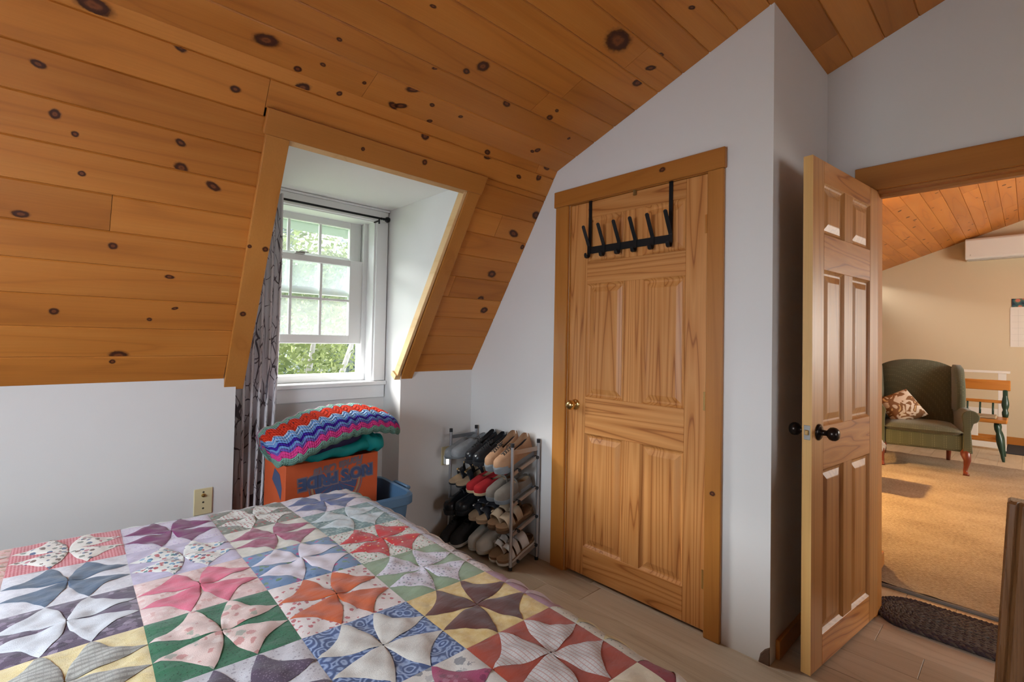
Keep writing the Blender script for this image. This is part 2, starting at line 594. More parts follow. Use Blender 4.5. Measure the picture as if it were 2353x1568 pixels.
struct('ceiling_rear', MB().add([(XL - 0.1, YR, ZR), (XG + 0.1, YR, ZR), (XG + 0.1, YBACK - 0.1, zb_ - 0.036), (XL - 0.1, YBACK - 0.1, zb_ - 0.036),
                                 (XL - 0.1, YR, ZR + 0.06), (XG + 0.1, YR, ZR + 0.06), (XG + 0.1, YBACK - 0.1, zb_ + 0.03), (XL - 0.1, YBACK - 0.1, zb_ + 0.03)],
                                [(0, 3, 2, 1), (4, 5, 6, 7), (0, 1, 5, 4), (1, 2, 6, 5), (2, 3, 7, 6), (3, 0, 4, 7)]), PLANK, 'pine ceiling slope behind the viewer')
KNOTS_STEEP = [(-0.059, 1.198, 0.0143), (-0.019, 1.063, 0.0151), (0.029, 1.015, 0.0099), (0.311, 1.069, 0.0141), (0.323, 0.979, 0.0209), (0.051, 0.887, 0.0103), (0.431, 0.934, 0.0202), (-0.093, 0.711, 0.0173), (0.333, 0.526, 0.0123), (0.148, 0.634, 0.0145), (-0.004, 0.342, 0.0146), (0.366, 0.38, 0.0092), (0.284, 0.322, 0.009), (0.196, 0.14, 0.0289), (0.178, 0.112, 0.0108), (0.45, 1.307, 0.0142), (1.603, 1.401, 0.0158), (1.618, 1.382, 0.0204), (2.035, 1.432, 0.0175), (2.006, 1.369, 0.0201), (1.863, 1.336, 0.0146), (1.994, 1.013, 0.0288), (2.108, 1.154, 0.0291), (1.956, 0.734, 0.0269), (1.949, 0.555, 0.0247), (2.013, 0.479, 0.0253), (2.106, 0.942, 0.0163), (0.056, 1.41, 0.0338), (0.277, 1.382, 0.0173), (0.669, 1.39, 0.0236), (0.81, 1.418, 0.0106), (1.234, 1.375, 0.0203)]
KNOTS_UPPER = [(0.506, 0.089, 0.0333), (0.715, 0.215, 0.0094), (0.636, 0.02, 0.0148), (0.707, 0.083, 0.0098), (0.877, 0.076, 0.0087), (1.037, 0.02, 0.0208), (1.066, 0.034, 0.0208), (1.066, 0.14, 0.0237), (1.184, 0.102, 0.0115), (1.228, 0.012, 0.012), (1.085, 0.278, 0.0105), (1.253, 0.383, 0.0269), (1.208, 0.328, 0.0144), (1.341, 0.102, 0.0101), (1.484, 0.27, 0.02), (1.673, 0.774, 0.058), (1.966, 0.677, 0.0246), (1.944, 0.764, 0.0198), (1.959, 0.24, 0.0092), (1.743, 0.303, 0.0171), (1.741, 0.355, 0.0105), (1.868, 0.09, 0.0164), (1.848, 0.069, 0.0117), (1.819, 1.038, 0.0122), (1.92, 0.835, 0.0116), (0.932, 0.5, 0.0091)]
rk = random.Random(11)
for i in range(230):                       # knots of the living room ceiling and out of frame
    xx = rk.uniform(3.1, 9.4) if i < 190 else rk.uniform(-2.2, -0.4)
    KNOTS_UPPER.append((xx, rk.uniform(0.02, 2.6), rk.choice((0.008, 0.011, 0.014, 0.02))))


def plank(M, xa, xb, sa, sb, knots, parent):
    """one board: V-jointed section along X; knots are inlaid slices in its face"""
    cx, cs = (xa + xb) / 2, (sa + sb) / 2
    hx, hs, c, t = (xb - xa) / 2 - 0.0008, (sb - sa) / 2 - 0.0003, 0.004, 0.018
    lift = rk.uniform(0, 0.0007)
    sec = [(-hs, -t), (-hs, lift - c), (-hs + c, lift), (hs - c, lift), (hs, lift - c), (hs, -t)]
    b = MB().prism(sec, -hx, hx, 0)
    kr = [2.0] * len(b.v)
    for (kx, ks, r) in knots:
        if xa < kx < xb and sa < ks < sb:
            e = rk.uniform(1.0, 1.5)
            a0 = rk.uniform(-0.5, 0.5)
            cen = (kx - cx, ks - cs)
            R = r * 1.22
            vs_, n = [(cen[0], cen[1], lift + 0.0004)], 18
            kk = [0.0]
            for ring in (0.34, 0.67, 1.0):
                for q in range(n):
                    th = 2 * PI * q / n
                    px_, py_ = R * ring * e * math.cos(th), R * ring / e * math.sin(th) * 1.1
                    px_, py_ = px_ * math.cos(a0) - py_ * math.sin(a0), px_ * math.sin(a0) + py_ * math.cos(a0)
                    yy = min(hs - c, max(-hs + c, cen[1] + py_))
                    xq = min(hx - 0.001, max(-hx + 0.001, cen[0] + px_))
                    vs_.append((xq, yy, lift + 0.0004))
                    kk.append(ring)
            fs_ = [(0, 1 + q, 1 + (q + 1) % n) for q in range(n)]
            for ri in range(2):
                for q in range(n):
                    a_, b_ = 1 + ri * n + q, 1 + ri * n + (q + 1) % n
                    fs_.append((a_, a_ + n, b_ + n, b_))
            b.add(vs_, fs_, 1)
            kr += kk
    me = b.mesh('plank', [PLANK, KNOT])
    at = me.attributes.new('kr', 'FLOAT', 'POINT')
    at.data.foreach_set('value', kr)
    o = bpy.data.objects.new('plank', me)
    COL.objects.link(o)
    o.parent = parent
    o.matrix_parent_inverse = WORLD[parent.name].inverted()
    o.matrix_basis = M @ Matrix.Translation((cx, cs, 0))
    return o


PITCH_ = 0.1387
seams = [0.0] + [0.0 + PITCH_ * i - 0.004 for i in range(1, 11)] + [L1 + 0.004]
left_joint = {5: [0.135], 2: [-1.1], 7: [-0.9], 0: [-0.6]}
right_joint = {7: [1.86], 9: [1.88], 4: [1.70]}
for i in range(len(seams) - 1):
    sa, sb = seams[i], seams[i + 1]
    if i >= 9:                             # boards running over the dormer head
        xs = [XL, 0.556 if i == 9 else -0.7, XC] if i == 9 else [XL, -0.5, 1.97, XC]
        for a, b in zip(xs[:-1], xs[1:]):
            if i == 9 and a > 0:
                plank(M1, a, b, sa + 0.032, sb, KNOTS_STEEP, ceil)
                plank(M1, 1.60, XC, sa, sa + 0.032, [], ceil)
            else:
                plank(M1, a, b, sa, sb, KNOTS_STEEP, ceil)
    else:
        xs = [XL] + sorted(left_joint.get(i, [-1.4 + 0.31 * (i % 3)])) + [0.60]
        for a, b in zip(xs[:-1], xs[1:]):
            plank(M1, a, b, sa, sb, KNOTS_STEEP, ceil)
        xs = [1.60] + right_joint.get(i, []) + [XC]
        for a, b in zip(xs[:-1], xs[1:]):
            plank(M1, a, b, sa, sb, KNOTS_STEEP, ceil)
us = [-0.003, 0.148] + [0.148 + 0.1362 * i for i in range(1, 19)]
us = [u for u in us if u < L2 - 0.03] + [L2 - 0.002]
ujoint = {4: [1.0], 3: [1.70], 5: [1.83], 2: [1.62], 7: [2.5], 8: [0.7, 2.45], 9: [2.62], 10: [1.2], 6: [0.1], 1: [-0.8], 0: [-1.2, 0.9]}
for i in range(len(us) - 1):
    sa, sb = us[i], us[i + 1]
    ymid = YB - (sa + sb) / 2 * 0.942
    xe = XC if ymid > YS else XD
    xs = [XL] + [q for q in ujoint.get(i, [-0.3 + 0.4 * (i % 4)]) if q < xe - 0.1] + [xe]
    for a, b in zip(xs[:-1], xs[1:]):
        plank(M2, a, b, sa, sb, KNOTS_UPPER, ceil)
    st = (3.56 if ymid > 0.65 else 3.0)
    xs = [st, 3.9 + 1.1 * ((i * 7) % 5) / 5, 6.1 + 1.2 * ((i * 3) % 5) / 5, 8.1 + 0.9 * ((i * 5) % 4) / 4, XG]
    for a, b in zip(xs[:-1], xs[1:]):
        plank(M2L, a, b, sa, sb, KNOTS_UPPER, ceil)

# ------------------------------------------------------------------ dormer trim (in the steep slope's frame)


def on_slope(name, quad, z0, z1, mat, label):
    """board on the slope: quad = four (x, s) corners"""
    P = [M1 @ Vector((a, b, z)) for z in (z0, z1) for a, b in quad]
    b = MB().add(P, [(0, 3, 2, 1), (4, 5, 6, 7), (0, 1, 5, 4), (1, 2, 6, 5), (2, 3, 7, 6), (3, 0, 4, 7)])
    o = struct(name, b, mat, label, bevel=0.002)
    return o


def s_of(z):
    return (z - ZK) / D1.z


tl = on_slope('trim_1', [(0.604, s_of(1.03)), (0.690, s_of(1.03)), (0.660, s_of(2.075)), (0.572, s_of(2.075))], 0.0, 0.021, TRIM_Z, 'pine casing board on the left of the dormer')
tr = on_slope('trim_2', [(1.572, s_of(1.04)), (1.650, s_of(1.04)), (1.640, s_of(2.075)), (1.562, s_of(2.075))], 0.0, 0.021, TRIM_Z, 'pine casing board on the right of the dormer')
th_ = on_slope('trim_3', [(0.562, s_of(2.0755)), (1.648, s_of(2.0755)), (1.648, s_of(2.158)), (0.562, s_of(2.158))], 0.0, 0.023, TRIM_X, 'pine head casing board over the dormer')
on_slope('trim_4', [(1.543, s_of(1.045)), (1.562, s_of(1.045)), (1.562, s_of(2.068)), (1.543, s_of(2.068))], -0.036, 0.012, RAW_PINE, 'unstained pine lining strip down the right side of the dormer')
on_slope('trim_5', [(0.662, s_of(2.056)), (1.562, s_of(2.056)), (1.562, s_of(2.074)), (0.662, s_of(2.074))], -0.036, 0.010, RAW_PINE, 'unstained pine lining strip under the dormer head')
on_slope('trim_6', [(1.530, s_of(1.035)), (1.568, s_of(1.035)), (1.568, s_of(1.062)), (1.530, s_of(1.062))], -0.040, 0.014, RAW_PINE, 'small unstained pine block at the foot of the lining')


def knot_disc(parent, P, U, V, r, e=1.0):
    """round knot set flush in a board's face"""
    P, U, V = Vector(P), Vector(U), Vector(V)
    vs_, kk, n = [P], [0.0], 16
    for ring in (0.5, 1.0):
        for q in range(n):
            vs_.append(P + (U * math.cos(2 * PI * q / n) * e + V * math.sin(2 * PI * q / n)) * r * 1.25 * ring)
            kk.append(ring)
    fs_ = [(0, 1 + q, 1 + (q + 1) % n) for q in range(n)] + [(1 + q, 1 + n + q, 1 + n + (q + 1) % n, 1 + (q + 1) % n) for q in range(n)]
    o = build('knot', MB().add(vs_, fs_), KNOT, parent)
    o.data.attributes.new('kr', 'FLOAT', 'POINT').data.foreach_set('value', kk)


for (pa, kx, ks, kr_, zz) in ((tl, 0.620, 0.380, 0.0135, 0.0218), (tl, 0.592, 0.713, 0.009, 0.0218), (tl, 0.655, 0.709, 0.013, 0.0218), (th_, 0.954, 1.238, 0.009, 0.0238), (th_, 1.261, 1.262, 0.014, 0.0238)):
    knot_disc(pa, M1 @ Vector((kx, ks, zz)), (1, 0, 0), D1, kr_)


# ------------------------------------------------------------------ dormer window
GLASS = None


def glass_mat():
    g = G('window_glass', 0.05, 0.5)
    tr = g.n('BsdfTransparent', None, Color=(0.93, 0.96, 0.96, 1))
    gl = g.n('BsdfGlossy', None, Roughness=0.03, Color=(1, 1, 1, 1))
    df = g.n('BsdfTranslucent', None, Color=(0.70, 0.73, 0.76, 1))
    m1 = g.n('MixShader', None, _0=0.075, _1=tr.outputs[0], _2=df.outputs[0])
    m2 = g.n('MixShader', None, _0=0.05, _1=m1.outputs[0], _2=gl.outputs[0])
    g.t.links.new(m2.outputs[0], g.out.inputs[0])
    return g.m


GLASS = glass_mat()
win = root('window_1', (1.11, YDB, 1.0), 'white double-hung dormer window with its lower sash raised', kind='structure')
wp = lambda n, b, m=WHITE_TRIM, **k: build(n, b, m, win, **k)
wp('casing', MB().cbox((WX1 - 0.002, YDB - 0.018, 1.012), (1.562, YDB, 2.03), 0.003))
wp('casing', MB().cbox((0.660, YDB - 0.018, 1.012), (WX0 + 0.002, YDB, 2.03), 0.003))
wp('head_casing', MB().cbox((0.660, YDB - 0.02, 2.03), (1.562, YDB, 2.098), 0.003))
wp('head_cap', MB().cbox((0.658, YDB - 0.032, 2.098), (1.566, YDB, 2.1105), 0.003))
wp('jamb', MB().box((WX0 - 0.001, YDB - 0.004, 1.0), (WX0 + 0.012, 3.09, 2.035)).box((WX1 - 0.012, YDB - 0.004, 1.0), (WX1 + 0.001, 3.09, 2.035)).box((WX0, YDB - 0.004, 2.025), (WX1, 3.09, 2.036)))
wp('sill', MB().cbox((0.657, 2.838, 0.985), (1.567, 3.09, 1.010), 0.004))
wp('apron', MB().cbox((0.662, YDB - 0.016, 0.905), (1.562, YDB, 0.985), 0.003))
wp('frame_sill', MB().cbox((WX0 + 0.012, 2.955, 1.010), (WX1 - 0.012, 3.09, 1.052), 0.003))
wp('side_track', MB().box((WX1 - 0.040, 2.955, 1.052), (WX1 - 0.012, 2.965, 2.025)).box((WX1 - 0.028, 2.965, 1.052), (WX1 - 0.012, 3.06, 2.025)))
wp('side_track', MB().box((WX0 + 0.012, 2.955, 1.052), (WX0 + 0.040, 2.965, 2.025)).box((WX0 + 0.012, 2.965, 1.052), (WX0 + 0.028, 3.06, 2.025)))


def sash(y0, y1, z0, z1, gx0, gx1, gz0, gz1, nc, nr, side):
    sx0, sx1 = WX0 + 0.030, WX1 - 0.030
    s_ = wp('sash', MB().cbox((sx0, y0, z0), (gx0, y1, z1), 0.003).cbox((gx1, y0, z0), (sx1, y1, z1), 0.003).cbox((gx0 - 0.004, y0, z0), (gx1 + 0.004, y1, gz0), 0.003).cbox((gx0 - 0.004, y0, gz1), (gx1 + 0.004, y1, z1), 0.003))
    ym = (y0 + y1) / 2
    xs = [gx0 + (gx1 - gx0) * i / nc for i in range(nc + 1)]
    zs = [gz0 + (gz1 - gz0) * i / nr for i in range(nr + 1)]
    for xx in xs[1:-1]:
        build('muntin', MB().cbox((xx - 0.008, ym - 0.008, gz0), (xx + 0.008, ym + 0.008, gz1), 0.002), WHITE_TRIM, s_)
    for zz in zs[1:-1]:
        build('muntin', MB().cbox((gx0, ym - 0.0075, zz - 0.008), (gx1, ym + 0.0075, zz + 0.008), 0.002), WHITE_TRIM, s_)
    for i in range(nc):
        for j in range(nr):
            build('pane', MB().box((xs[i], ym - 0.002, zs[j]), (xs[i + 1], ym + 0.002, zs[j + 1])), GLASS, s_)
    return s_


ls = sash(2.966, 2.998, 1.243, 1.775, 0.825, 1.360, 1.297, 1.735, 3, 2, 'in')
us_ = sash(3.010, 3.042, 1.545, 2.028, 0.812, 1.375, 1.590, 1.985, 3, 2, 'out')
build('sash_lock', MB().cbox((1.02, 2.955, 1.775), (1.075, 2.985, 1.788), 0.003).cbox((1.04, 2.95, 1.786), (1.095, 2.965, 1.792), 0.002), plain('pewter', (0.3, 0.29, 0.27), 0.4, 0.8), ls)
# outside: eave of the dormer
tag(build('eave', MB().box((0.3, 3.14, 2.005), (1.9, 3.4, 2.05)), plain('eave_green_paint', (0.16, 0.20, 0.17), 0.6)), 'green painted eave board outside over the dormer window', 'eave')

# ------------------------------------------------------------------ trees outside
BARK = plain('pale_birch_bark', (0.34, 0.32, 0.30), 0.8, var=0.3)


def leaf_mat(name, c1, c2):
    g = G(name, 0.6, 0.2)
    r = g.noise(g.obj(), 1.3, 3)
    c = g.ramp(r, [(0.3, c1), (0.7, c2)])
    tr = g.n('BsdfTranslucent', None, Color=c)
    g.base(c)
    mx = g.n('MixShader', None, _0=0.45, _1=g.b.outputs[0], _2=tr.outputs[0])
    g.t.links.new(mx.outputs[0], g.out.inputs[0])
    return g.m


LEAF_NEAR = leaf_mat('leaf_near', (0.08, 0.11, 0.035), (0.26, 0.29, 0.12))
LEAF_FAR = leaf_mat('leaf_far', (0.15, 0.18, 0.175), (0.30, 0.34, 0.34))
rt = random.Random(21)


def tree(x, y, h, cr, mat, n, leaf, lean=0.0, trunks=1, label='', low=0.35):
    zg = -2.8
    t = root('birch_tree' if trunks else 'tree', (x, y, zg), label, 'tree', 'trees outside the dormer window')
    for q in range(max(1, trunks)):
        a = (q - (trunks - 1) / 2) * 0.35 + lean
        b_ = MB().tube([(x + q * 0.12, y, zg), (x + q * 0.12 + a * 0.9, y + 0.1, zg + h * 0.35), (x + q * 0.12 + a * 2.2, y, zg + h * 0.8)], [0.13, 0.10, 0.04], 8)
        build('trunk', b_, BARK, t, smooth=True)
    vs_, fs_ = [], []
    lobes = [(rt.uniform(-1, 1) * cr * 0.7, rt.uniform(-1, 1) * cr * 0.7, rt.uniform(low, 1.0) * h, rt.uniform(0.3, 0.55) * cr) for _ in range(16)]
    for i in range(n):
        lx, ly, lz, lr = lobes[i % 16]
        d = Vector((rt.gauss(0, 1), rt.gauss(0, 1), rt.gauss(0, 0.8))).normalized() * lr * rt.random() ** 0.4
        p = Vector((x + lx, y + ly, zg + lz)) + d
        a_ = Vector((rt.gauss(0, 1), rt.gauss(0, 1), rt.gauss(0, 1))).normalized()
        c_ = a_.orthogonal().normalized()
        s_ = leaf * rt.uniform(0.6, 1.3)
        k_ = len(vs_)
        vs_ += [p - a_ * s_, p + c_ * s_ * 0.5, p + a_ * s_, p - c_ * s_ * 0.5]
        fs_.append((k_, k_ + 1, k_ + 2, k_ + 3))
    tag(build('foliage', MB().add(vs_, fs_), mat, t), kind='stuff')
    return t


tree(3.3, 10.0, 5.4, 2.3, LEAF_NEAR, 9000, 0.075, 0.22, 3, 'twin-trunked birch framed by the open lower part of the window', low=0.5)
tree(6.3, 15.8, 6.0, 2.4, LEAF_NEAR, 8000, 0.085, -0.2, 2, 'leaning birch seen at the right of the open lower sash', low=0.5)
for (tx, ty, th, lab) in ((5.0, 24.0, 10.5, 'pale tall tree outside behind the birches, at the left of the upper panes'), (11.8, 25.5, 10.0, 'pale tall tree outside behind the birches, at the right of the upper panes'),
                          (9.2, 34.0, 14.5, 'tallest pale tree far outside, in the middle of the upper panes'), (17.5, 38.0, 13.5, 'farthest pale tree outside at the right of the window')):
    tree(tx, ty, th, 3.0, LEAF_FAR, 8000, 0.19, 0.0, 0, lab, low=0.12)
struct('ground', MB().box((-40, 4, -3.0), (60, 70, -2.8)), plain('lawn', (0.16, 0.22, 0.09), 0.9, var=0.3), 'lawn outside the house')

# ------------------------------------------------------------------ six-panel doors


def panel_door(name, loc, M, width, label, mats, zs, ys, thick=0.035, kind='structure'):
    """door built in local coordinates: X = across the width, Y = towards the viewer, Z = up; M places it"""
    mv, mh, me_ = mats
    r = root(name, loc, label, kind=kind)

    def put(nm, b, m, **k):
        b.v = [tuple(M @ Vector(p)) for p in b.v]
        return build(nm, b, m, r, **k)
    a0, a1, b0, b1, c0, c1 = ys            # stile, panel, mid stile, panel, stile (in X)
    z0, z1, z2, z3, z4, z5, z6, z7 = zs    # bottom, panel rows, top
    t = thick
    put('stile', MB().cbox((a0, 0, z0), (a1, t, z7), 0.002), mv)
    put('stile', MB().cbox((c0, 0, z0), (c1, t, z7), 0.002), mv)
    for (p, q) in ((z0, z1), (z2, z3), (z4, z5), (z6, z7)):
        put('rail', MB().cbox((a1, 0.0003, p), (c0, t - 0.0003, q), 0.0015), mh)
    for (p, q) in ((z1, z2), (z3, z4), (z5, z6)):
        put('mid_stile', MB().cbox((b0, 0.0003, p), (b1, t - 0.0003, q), 0.0015), mv)
        for (u0, u1) in ((a1, b0), (b1, c0)):
            b = MB()
            for sgn in (1, -1):
                yo = t if sgn > 0 else 0.0

                def ring(i, d):
                    y = yo - sgn * d
                    return [(u0 + i, y, p + i), (u1 - i, y, p + i), (u1 - i, y, q - i), (u0 + i, y, q - i)]
                R = [ring(0.0, 0.001), ring(0.006, 0.007), ring(0.012, 0.011), ring(0.020, 0.0115), ring(0.045, 0.004), ring(0.048, 0.0035)]
                if sgn > 0:
                    R = [list(reversed(x_)) for x_ in R]
                n0 = len(b.v)
                b.rings(R, cap=False)
                b.add(R[-1], [(0, 1, 2, 3)])
            put('panel', b, mv)
    return r, put


# closet door: local X -> world -Y, local Y -> world -X
Mc = Matrix(((0, -1, 0, XC + 0.040), (-1, 0, 0, 1.790), (0, 0, 1, 0), (0, 0, 0, 1)))
W_ = 0.798
closet, cput = panel_door('door_1', (XC + 0.02, 1.39, 0.0), Mc, W_, 'closed six-panel pine closet door under the sloping ceiling', (DOOR_V, DOOR_H, DOOR_EDGE),
                          (0.016, 0.172, 0.785, 0.985, 1.604, 1.724, 1.968, 2.058), (0.0, 0.118, 0.362, 0.464, 0.694, W_))


def knob(put, cx, cz, y0, dirn, mat, R=0.026, stem=0.03, rose=0.032, name='door_knob'):
    Mk = Matrix(((1, 0, 0, cx), (0, 0, dirn, y0), (0, 1, 0, cz), (0, 0, 0, 1)))
    prof = [(0.0, 0), (rose, 0), (rose, 0.004), (rose * 0.8, 0.009), (0.012, 0.012), (0.011, stem), (R * 0.6, stem + 0.004), (R * 0.92, stem + 0.012), (R, stem + 0.022), (R * 0.94, stem + 0.032), (R * 0.7, stem + 0.040), (R * 0.3, stem + 0.043), (0.0005, stem + 0.043)]
    put(name, MB().lathe(prof, 20, Mk), mat, smooth=True)


knob(cput, 0.052, 0.935, 0.035, 1, BRASS, 0.027, 0.022, 0.030)
for hz in (1.83, 1.03, 0.24):
    cput('hinge', MB().lathe([(0.0, 0), (0.0065, 0.0), (0.0065, 0.088), (0.0, 0.088)], 10, Matrix.Translation((W_ + 0.004, 0.038, hz - 0.044))).box((W_ - 0.012, 0.0353, hz - 0.042), (W_ + 0.004, 0.0365, hz + 0.042)), BRASS)
cput('catch', MB().lathe([(0.0, 0), (0.009, 0), (0.009, 0.024), (0, 0.024)], 10, Matrix.Translation((0.42, 0.042, 2.036))), plain('worn_brass', (0.36, 0.24, 0.10), 0.4, 0.8))
# casing of the closet door
struct('trim_7', MB().cbox((XC - 0.019, 1.797, 0.0), (XC, 1.890, 2.061), 0.003), TRIM_Z, 'pine side casing of the closet door by the shoe rack')
t8 = struct('trim_8', MB().cbox((XC - 0.019, 0.912, 0.0), (XC, 0.985, 2.061), 0.003), TRIM_Z, 'pine side casing of the closet door by the wall corner')
t9 = struct('trim_9', MB().cbox((XC - 0.024, 0.905, 2.061), (XC, 1.900, 2.152), 0.003), TRIM_Y, 'pine head casing over the closet door')
struct('trim_10', MB().box((XC, 1.790, 0.0), (XC + 0.1, 1.797, 2.068)).box((XC, 0.985, 0.0), (XC + 0.1, 0.992, 2.068)).box((XC, 0.985, 2.060), (XC + 0.1, 1.797, 2.068)), TRIM_Z, 'pine jamb around the closet door')

knot_disc(t9, (XC - 0.0246, 1.205, 2.120), (0, 1, 0), (0, 0, 1), 0.012, 1.4)
knot_disc(t8, (XC - 0.0196, 0.948, 0.635), (0, 1, 0), (0, 0, 1), 0.011, 1.2)

# open door to the living room
Fp, Hp = Vector((2.165, 0.583, 0)), Vector((2.895, 0.500, 0))
dx = (Hp - Fp).normalized()
dy = Vector((dx.y, -dx.x, 0))              # towards the viewer
WO = (Hp - Fp).length
Mo = Matrix(((dx.x, dy.x, 0, Fp.x - dy.x * 0.035), (dx.y, dy.y, 0, Fp.y - dy.y * 0.035), (0, 0, 1, 0), (0, 0, 0, 1)))
odoor, oput = panel_door('door_2', (2.53, 0.56, 0.0), Mo, WO, 'six-panel pine door standing open against the return wall', (DOOR_VX, DOOR_HX, DOOR_EDGE),
                         (0.012, 0.135, 0.790, 0.965, 1.598, 1.745, 1.955, 2.045), (0.0, 0.108, 0.318, 0.412, 0.626, WO))
oput('latch_edge', MB().box((-0.0012, 0.0, 0.012), (0.0008, 0.035, 2.045)), DOOR_EDGE)
for (dn, y0) in ((1, 0.035), (-1, 0.0)):
    knob(oput, 0.062, 0.945, y0, dn, BRONZE, 0.027, 0.030, 0.033)
oput('latch_plate', MB().cbox((-0.0028, 0.007, 0.918), (-0.0008, 0.030, 0.975), 0.001), plain('pewter', (0.3, 0.29, 0.27), 0.4, 0.8))
oput('latch_bolt', MB().cbox((-0.009, 0.011, 0.937), (-0.002, 0.026, 0.957), 0.002), BRASS)
# doorway casing, jambs and stops
struct('trim_11', MB().cbox((XD - 0.02, OY0 - 0.10, OZ - 0.006), (XD, OY1 + 0.085, OZ + 0.115), 0.003), TRIM_Y, 'pine head casing over the doorway')
struct('trim_12', MB().cbox((XD - 0.018, OY1 - 0.004, 0), (XD, OY1 + 0.075, OZ - 0.006), 0.003), TRIM_Z, 'pine side casing behind the open door')
struct('trim_13', MB().cbox((XD - 0.018, OY0 - 0.09, 0), (XD, OY0 + 0.004, OZ - 0.006), 0.003), TRIM_Z, 'pine side casing on the far side of the doorway')
struct('trim_14', MB().box((XD - 0.001, OY0, OZ - 0.016), (XD + 0.101, OY1, OZ + 0.001)).box((XD + 0.045, OY0, OZ - 0.030), (XD + 0.08, OY1, OZ - 0.016)), TRIM_Y, 'pine head jamb of the doorway')
struct('trim_15', MB().box((XD - 0.001, OY1 - 0.006, 0), (XD + 0.101, OY1 + 0.012, OZ + 0.022)), TRIM_Z, 'pine hinge jamb of the doorway')
struct('trim_16', MB().box((XD - 0.001, OY0 - 0.012, 0), (XD + 0.101, OY0 + 0.006, OZ + 0.022)), TRIM_Z, 'pine latch jamb of the doorway')
struct('baseboard_return', MB().cbox((2.19, YS - 0.016, 0.0), (XD, YS, 0.080), 0.003), TRIM_X, 'short brown baseboard on the return wall behind the open door')
struct('baseboard_hall', MB().cbox((XD + 0.1, 0.585, 0.0), (3.574, 0.60, 0.095), 0.003), TRIM_X, 'pine baseboard of the short hall wall')
struct('baseboard_gable', MB().cbox((XG - 0.018, YBACK, 0.0), (XG, YK, 0.105), 0.004), TRIM_Y, 'pine baseboard of the cream gable wall')
# chipped corner
tag(build('plaster_chip', MB().add([(XC - 0.001, 0.760, 0.0), (XC - 0.001, 0.7165, 0.0), (XC - 0.001, 0.7165, 0.075), (XC - 0.001, 0.735, 0.060), (XC - 0.001, 0.752, 0.036),
                                    (XC - 0.004, 0.757, 0.0), (XC - 0.004, 0.719, 0.0), (XC - 0.004, 0.719, 0.068), (XC - 0.004, 0.737, 0.052), (XC - 0.004, 0.749, 0.032)],
                                   [(0, 1, 2, 3, 4), (5, 9, 8, 7, 6), (0, 5, 6, 1), (1, 6, 7, 2), (2, 7, 8, 3), (3, 8, 9, 4), (4, 9, 5, 0)]), plain('torn_plaster', (0.12, 0.07, 0.045), 0.9, var=0.5, bump=0.6, bscale=90), None), 'torn dark plaster patch at the foot of the wall corner', 'wall damage')

# ------------------------------------------------------------------ over-door hook rack
hr = root('hook_rack', (XC - 0.004, 1.418, 1.79), 'black metal over-door rack of six double hooks on the closet door', 'hook rack')
hx = XC + 0.0035
for yy in (1.652, 1.172):
    build('strap', MB().cbox((hx - 0.004, yy - 0.010, 1.775), (hx - 0.0015, yy + 0.010, 2.0618), 0.0006).box((hx - 0.004, yy - 0.010, 2.0595), (hx + 0.040, yy + 0.010, 2.0618)), BLACK_METAL, hr)
build('bar', MB().cbox((hx - 0.0065, 1.160, 1.768), (hx - 0.004, 1.664, 1.806), 0.0008), BLACK_METAL, hr)


def ribbon(pts, w, t=0.003):
    """flat strip along a path in the X-Z plane, width along Y"""
    b = MB()
    R = []
    for i, p in enumerate(pts):
        a, c = pts[max(i - 1, 0)], pts[min(i + 1, len(pts) - 1)]
        d = Vector((c[0] - a[0], 0, c[1] - a[1])).normalized()
        nrm = Vector((-d.z, 0, d.x)) * t / 2
        wy = w if not isinstance(w, (list, tuple)) else w[i]
        R.append([(p[0] + nrm.x, -wy, p[1] + nrm.z), (p[0] + nrm.x, wy, p[1] + nrm.z), (p[0] - nrm.x, wy, p[1] - nrm.z), (p[0] - nrm.x, -wy, p[1] - nrm.z)])
    return b.rings(R)


path = [(-0.062, 0.128), (-0.060, 0.122), (-0.036, 0.075), (-0.009, 0.025), (-0.008, 0.018), (-0.008, -0.022), (-0.011, -0.035), (-0.020, -0.043), (-0.031, -0.040), (-0.037, -0.028), (-0.038, -0.018)]
wid = [0.005, 0.010, 0.010, 0.010, 0.010, 0.010, 0.010, 0.010, 0.010, 0.009, 0.005]
for i in range(6):
    yy = 1.655 - i * (0.486 / 5)
    b = ribbon(path, wid)
    b.v = [(p[0] + hx, p[1] + yy, p[2] + 1.787) for p in b.v]
    build('hook', b, BLACK_METAL, hr)

# ------------------------------------------------------------------ wall plates
IVORY = plain('ivory_plastic', (0.66, 0.56, 0.33), 0.4)
pl_ = root('jack_plate', (0.533, YK, 0.50), 'ivory cable jack wall plate on the knee wall behind the bed', 'wall plate')
build('plate', MB().cbox((0.494, YK - 0.006, 0.440), (0.570, YK, 0.562), 0.003), IVORY, pl_)
build('jack', MB().lathe([(0.0, 0), (0.009, 0), (0.0075, 0.004), (0.0045, 0.005), (0.0045, 0.011), (0.0, 0.011)], 12, Matrix(((1, 0, 0, 0.532), (0, 0, -1, YK - 0.006), (0, 1, 0, 0.530), (0, 0, 0, 1)))), BRASS, pl_)
for zz in (0.545, 0.498, 0.470):
    build('screw', MB().lathe([(0.0, 0), (0.0045, 0), (0.003, 0.0015), (0.0, 0.0015)], 8, Matrix(((1, 0, 0, 0.532), (0, 0, -1, YK - 0.006), (0, 1, 0, zz), (0, 0, 0, 1)))), plain('dark_screw', (0.05, 0.04, 0.03), 0.5), pl_)
pr = root('socket_plate', (1.915, YK, 0.51), 'ivory socket plate on the knee wall beside the shoe rack', 'wall plate')
build('plate', MB().cbox((1.884, YK - 0.006, 0.450), (1.956, YK, 0.570), 0.003), IVORY, pr)
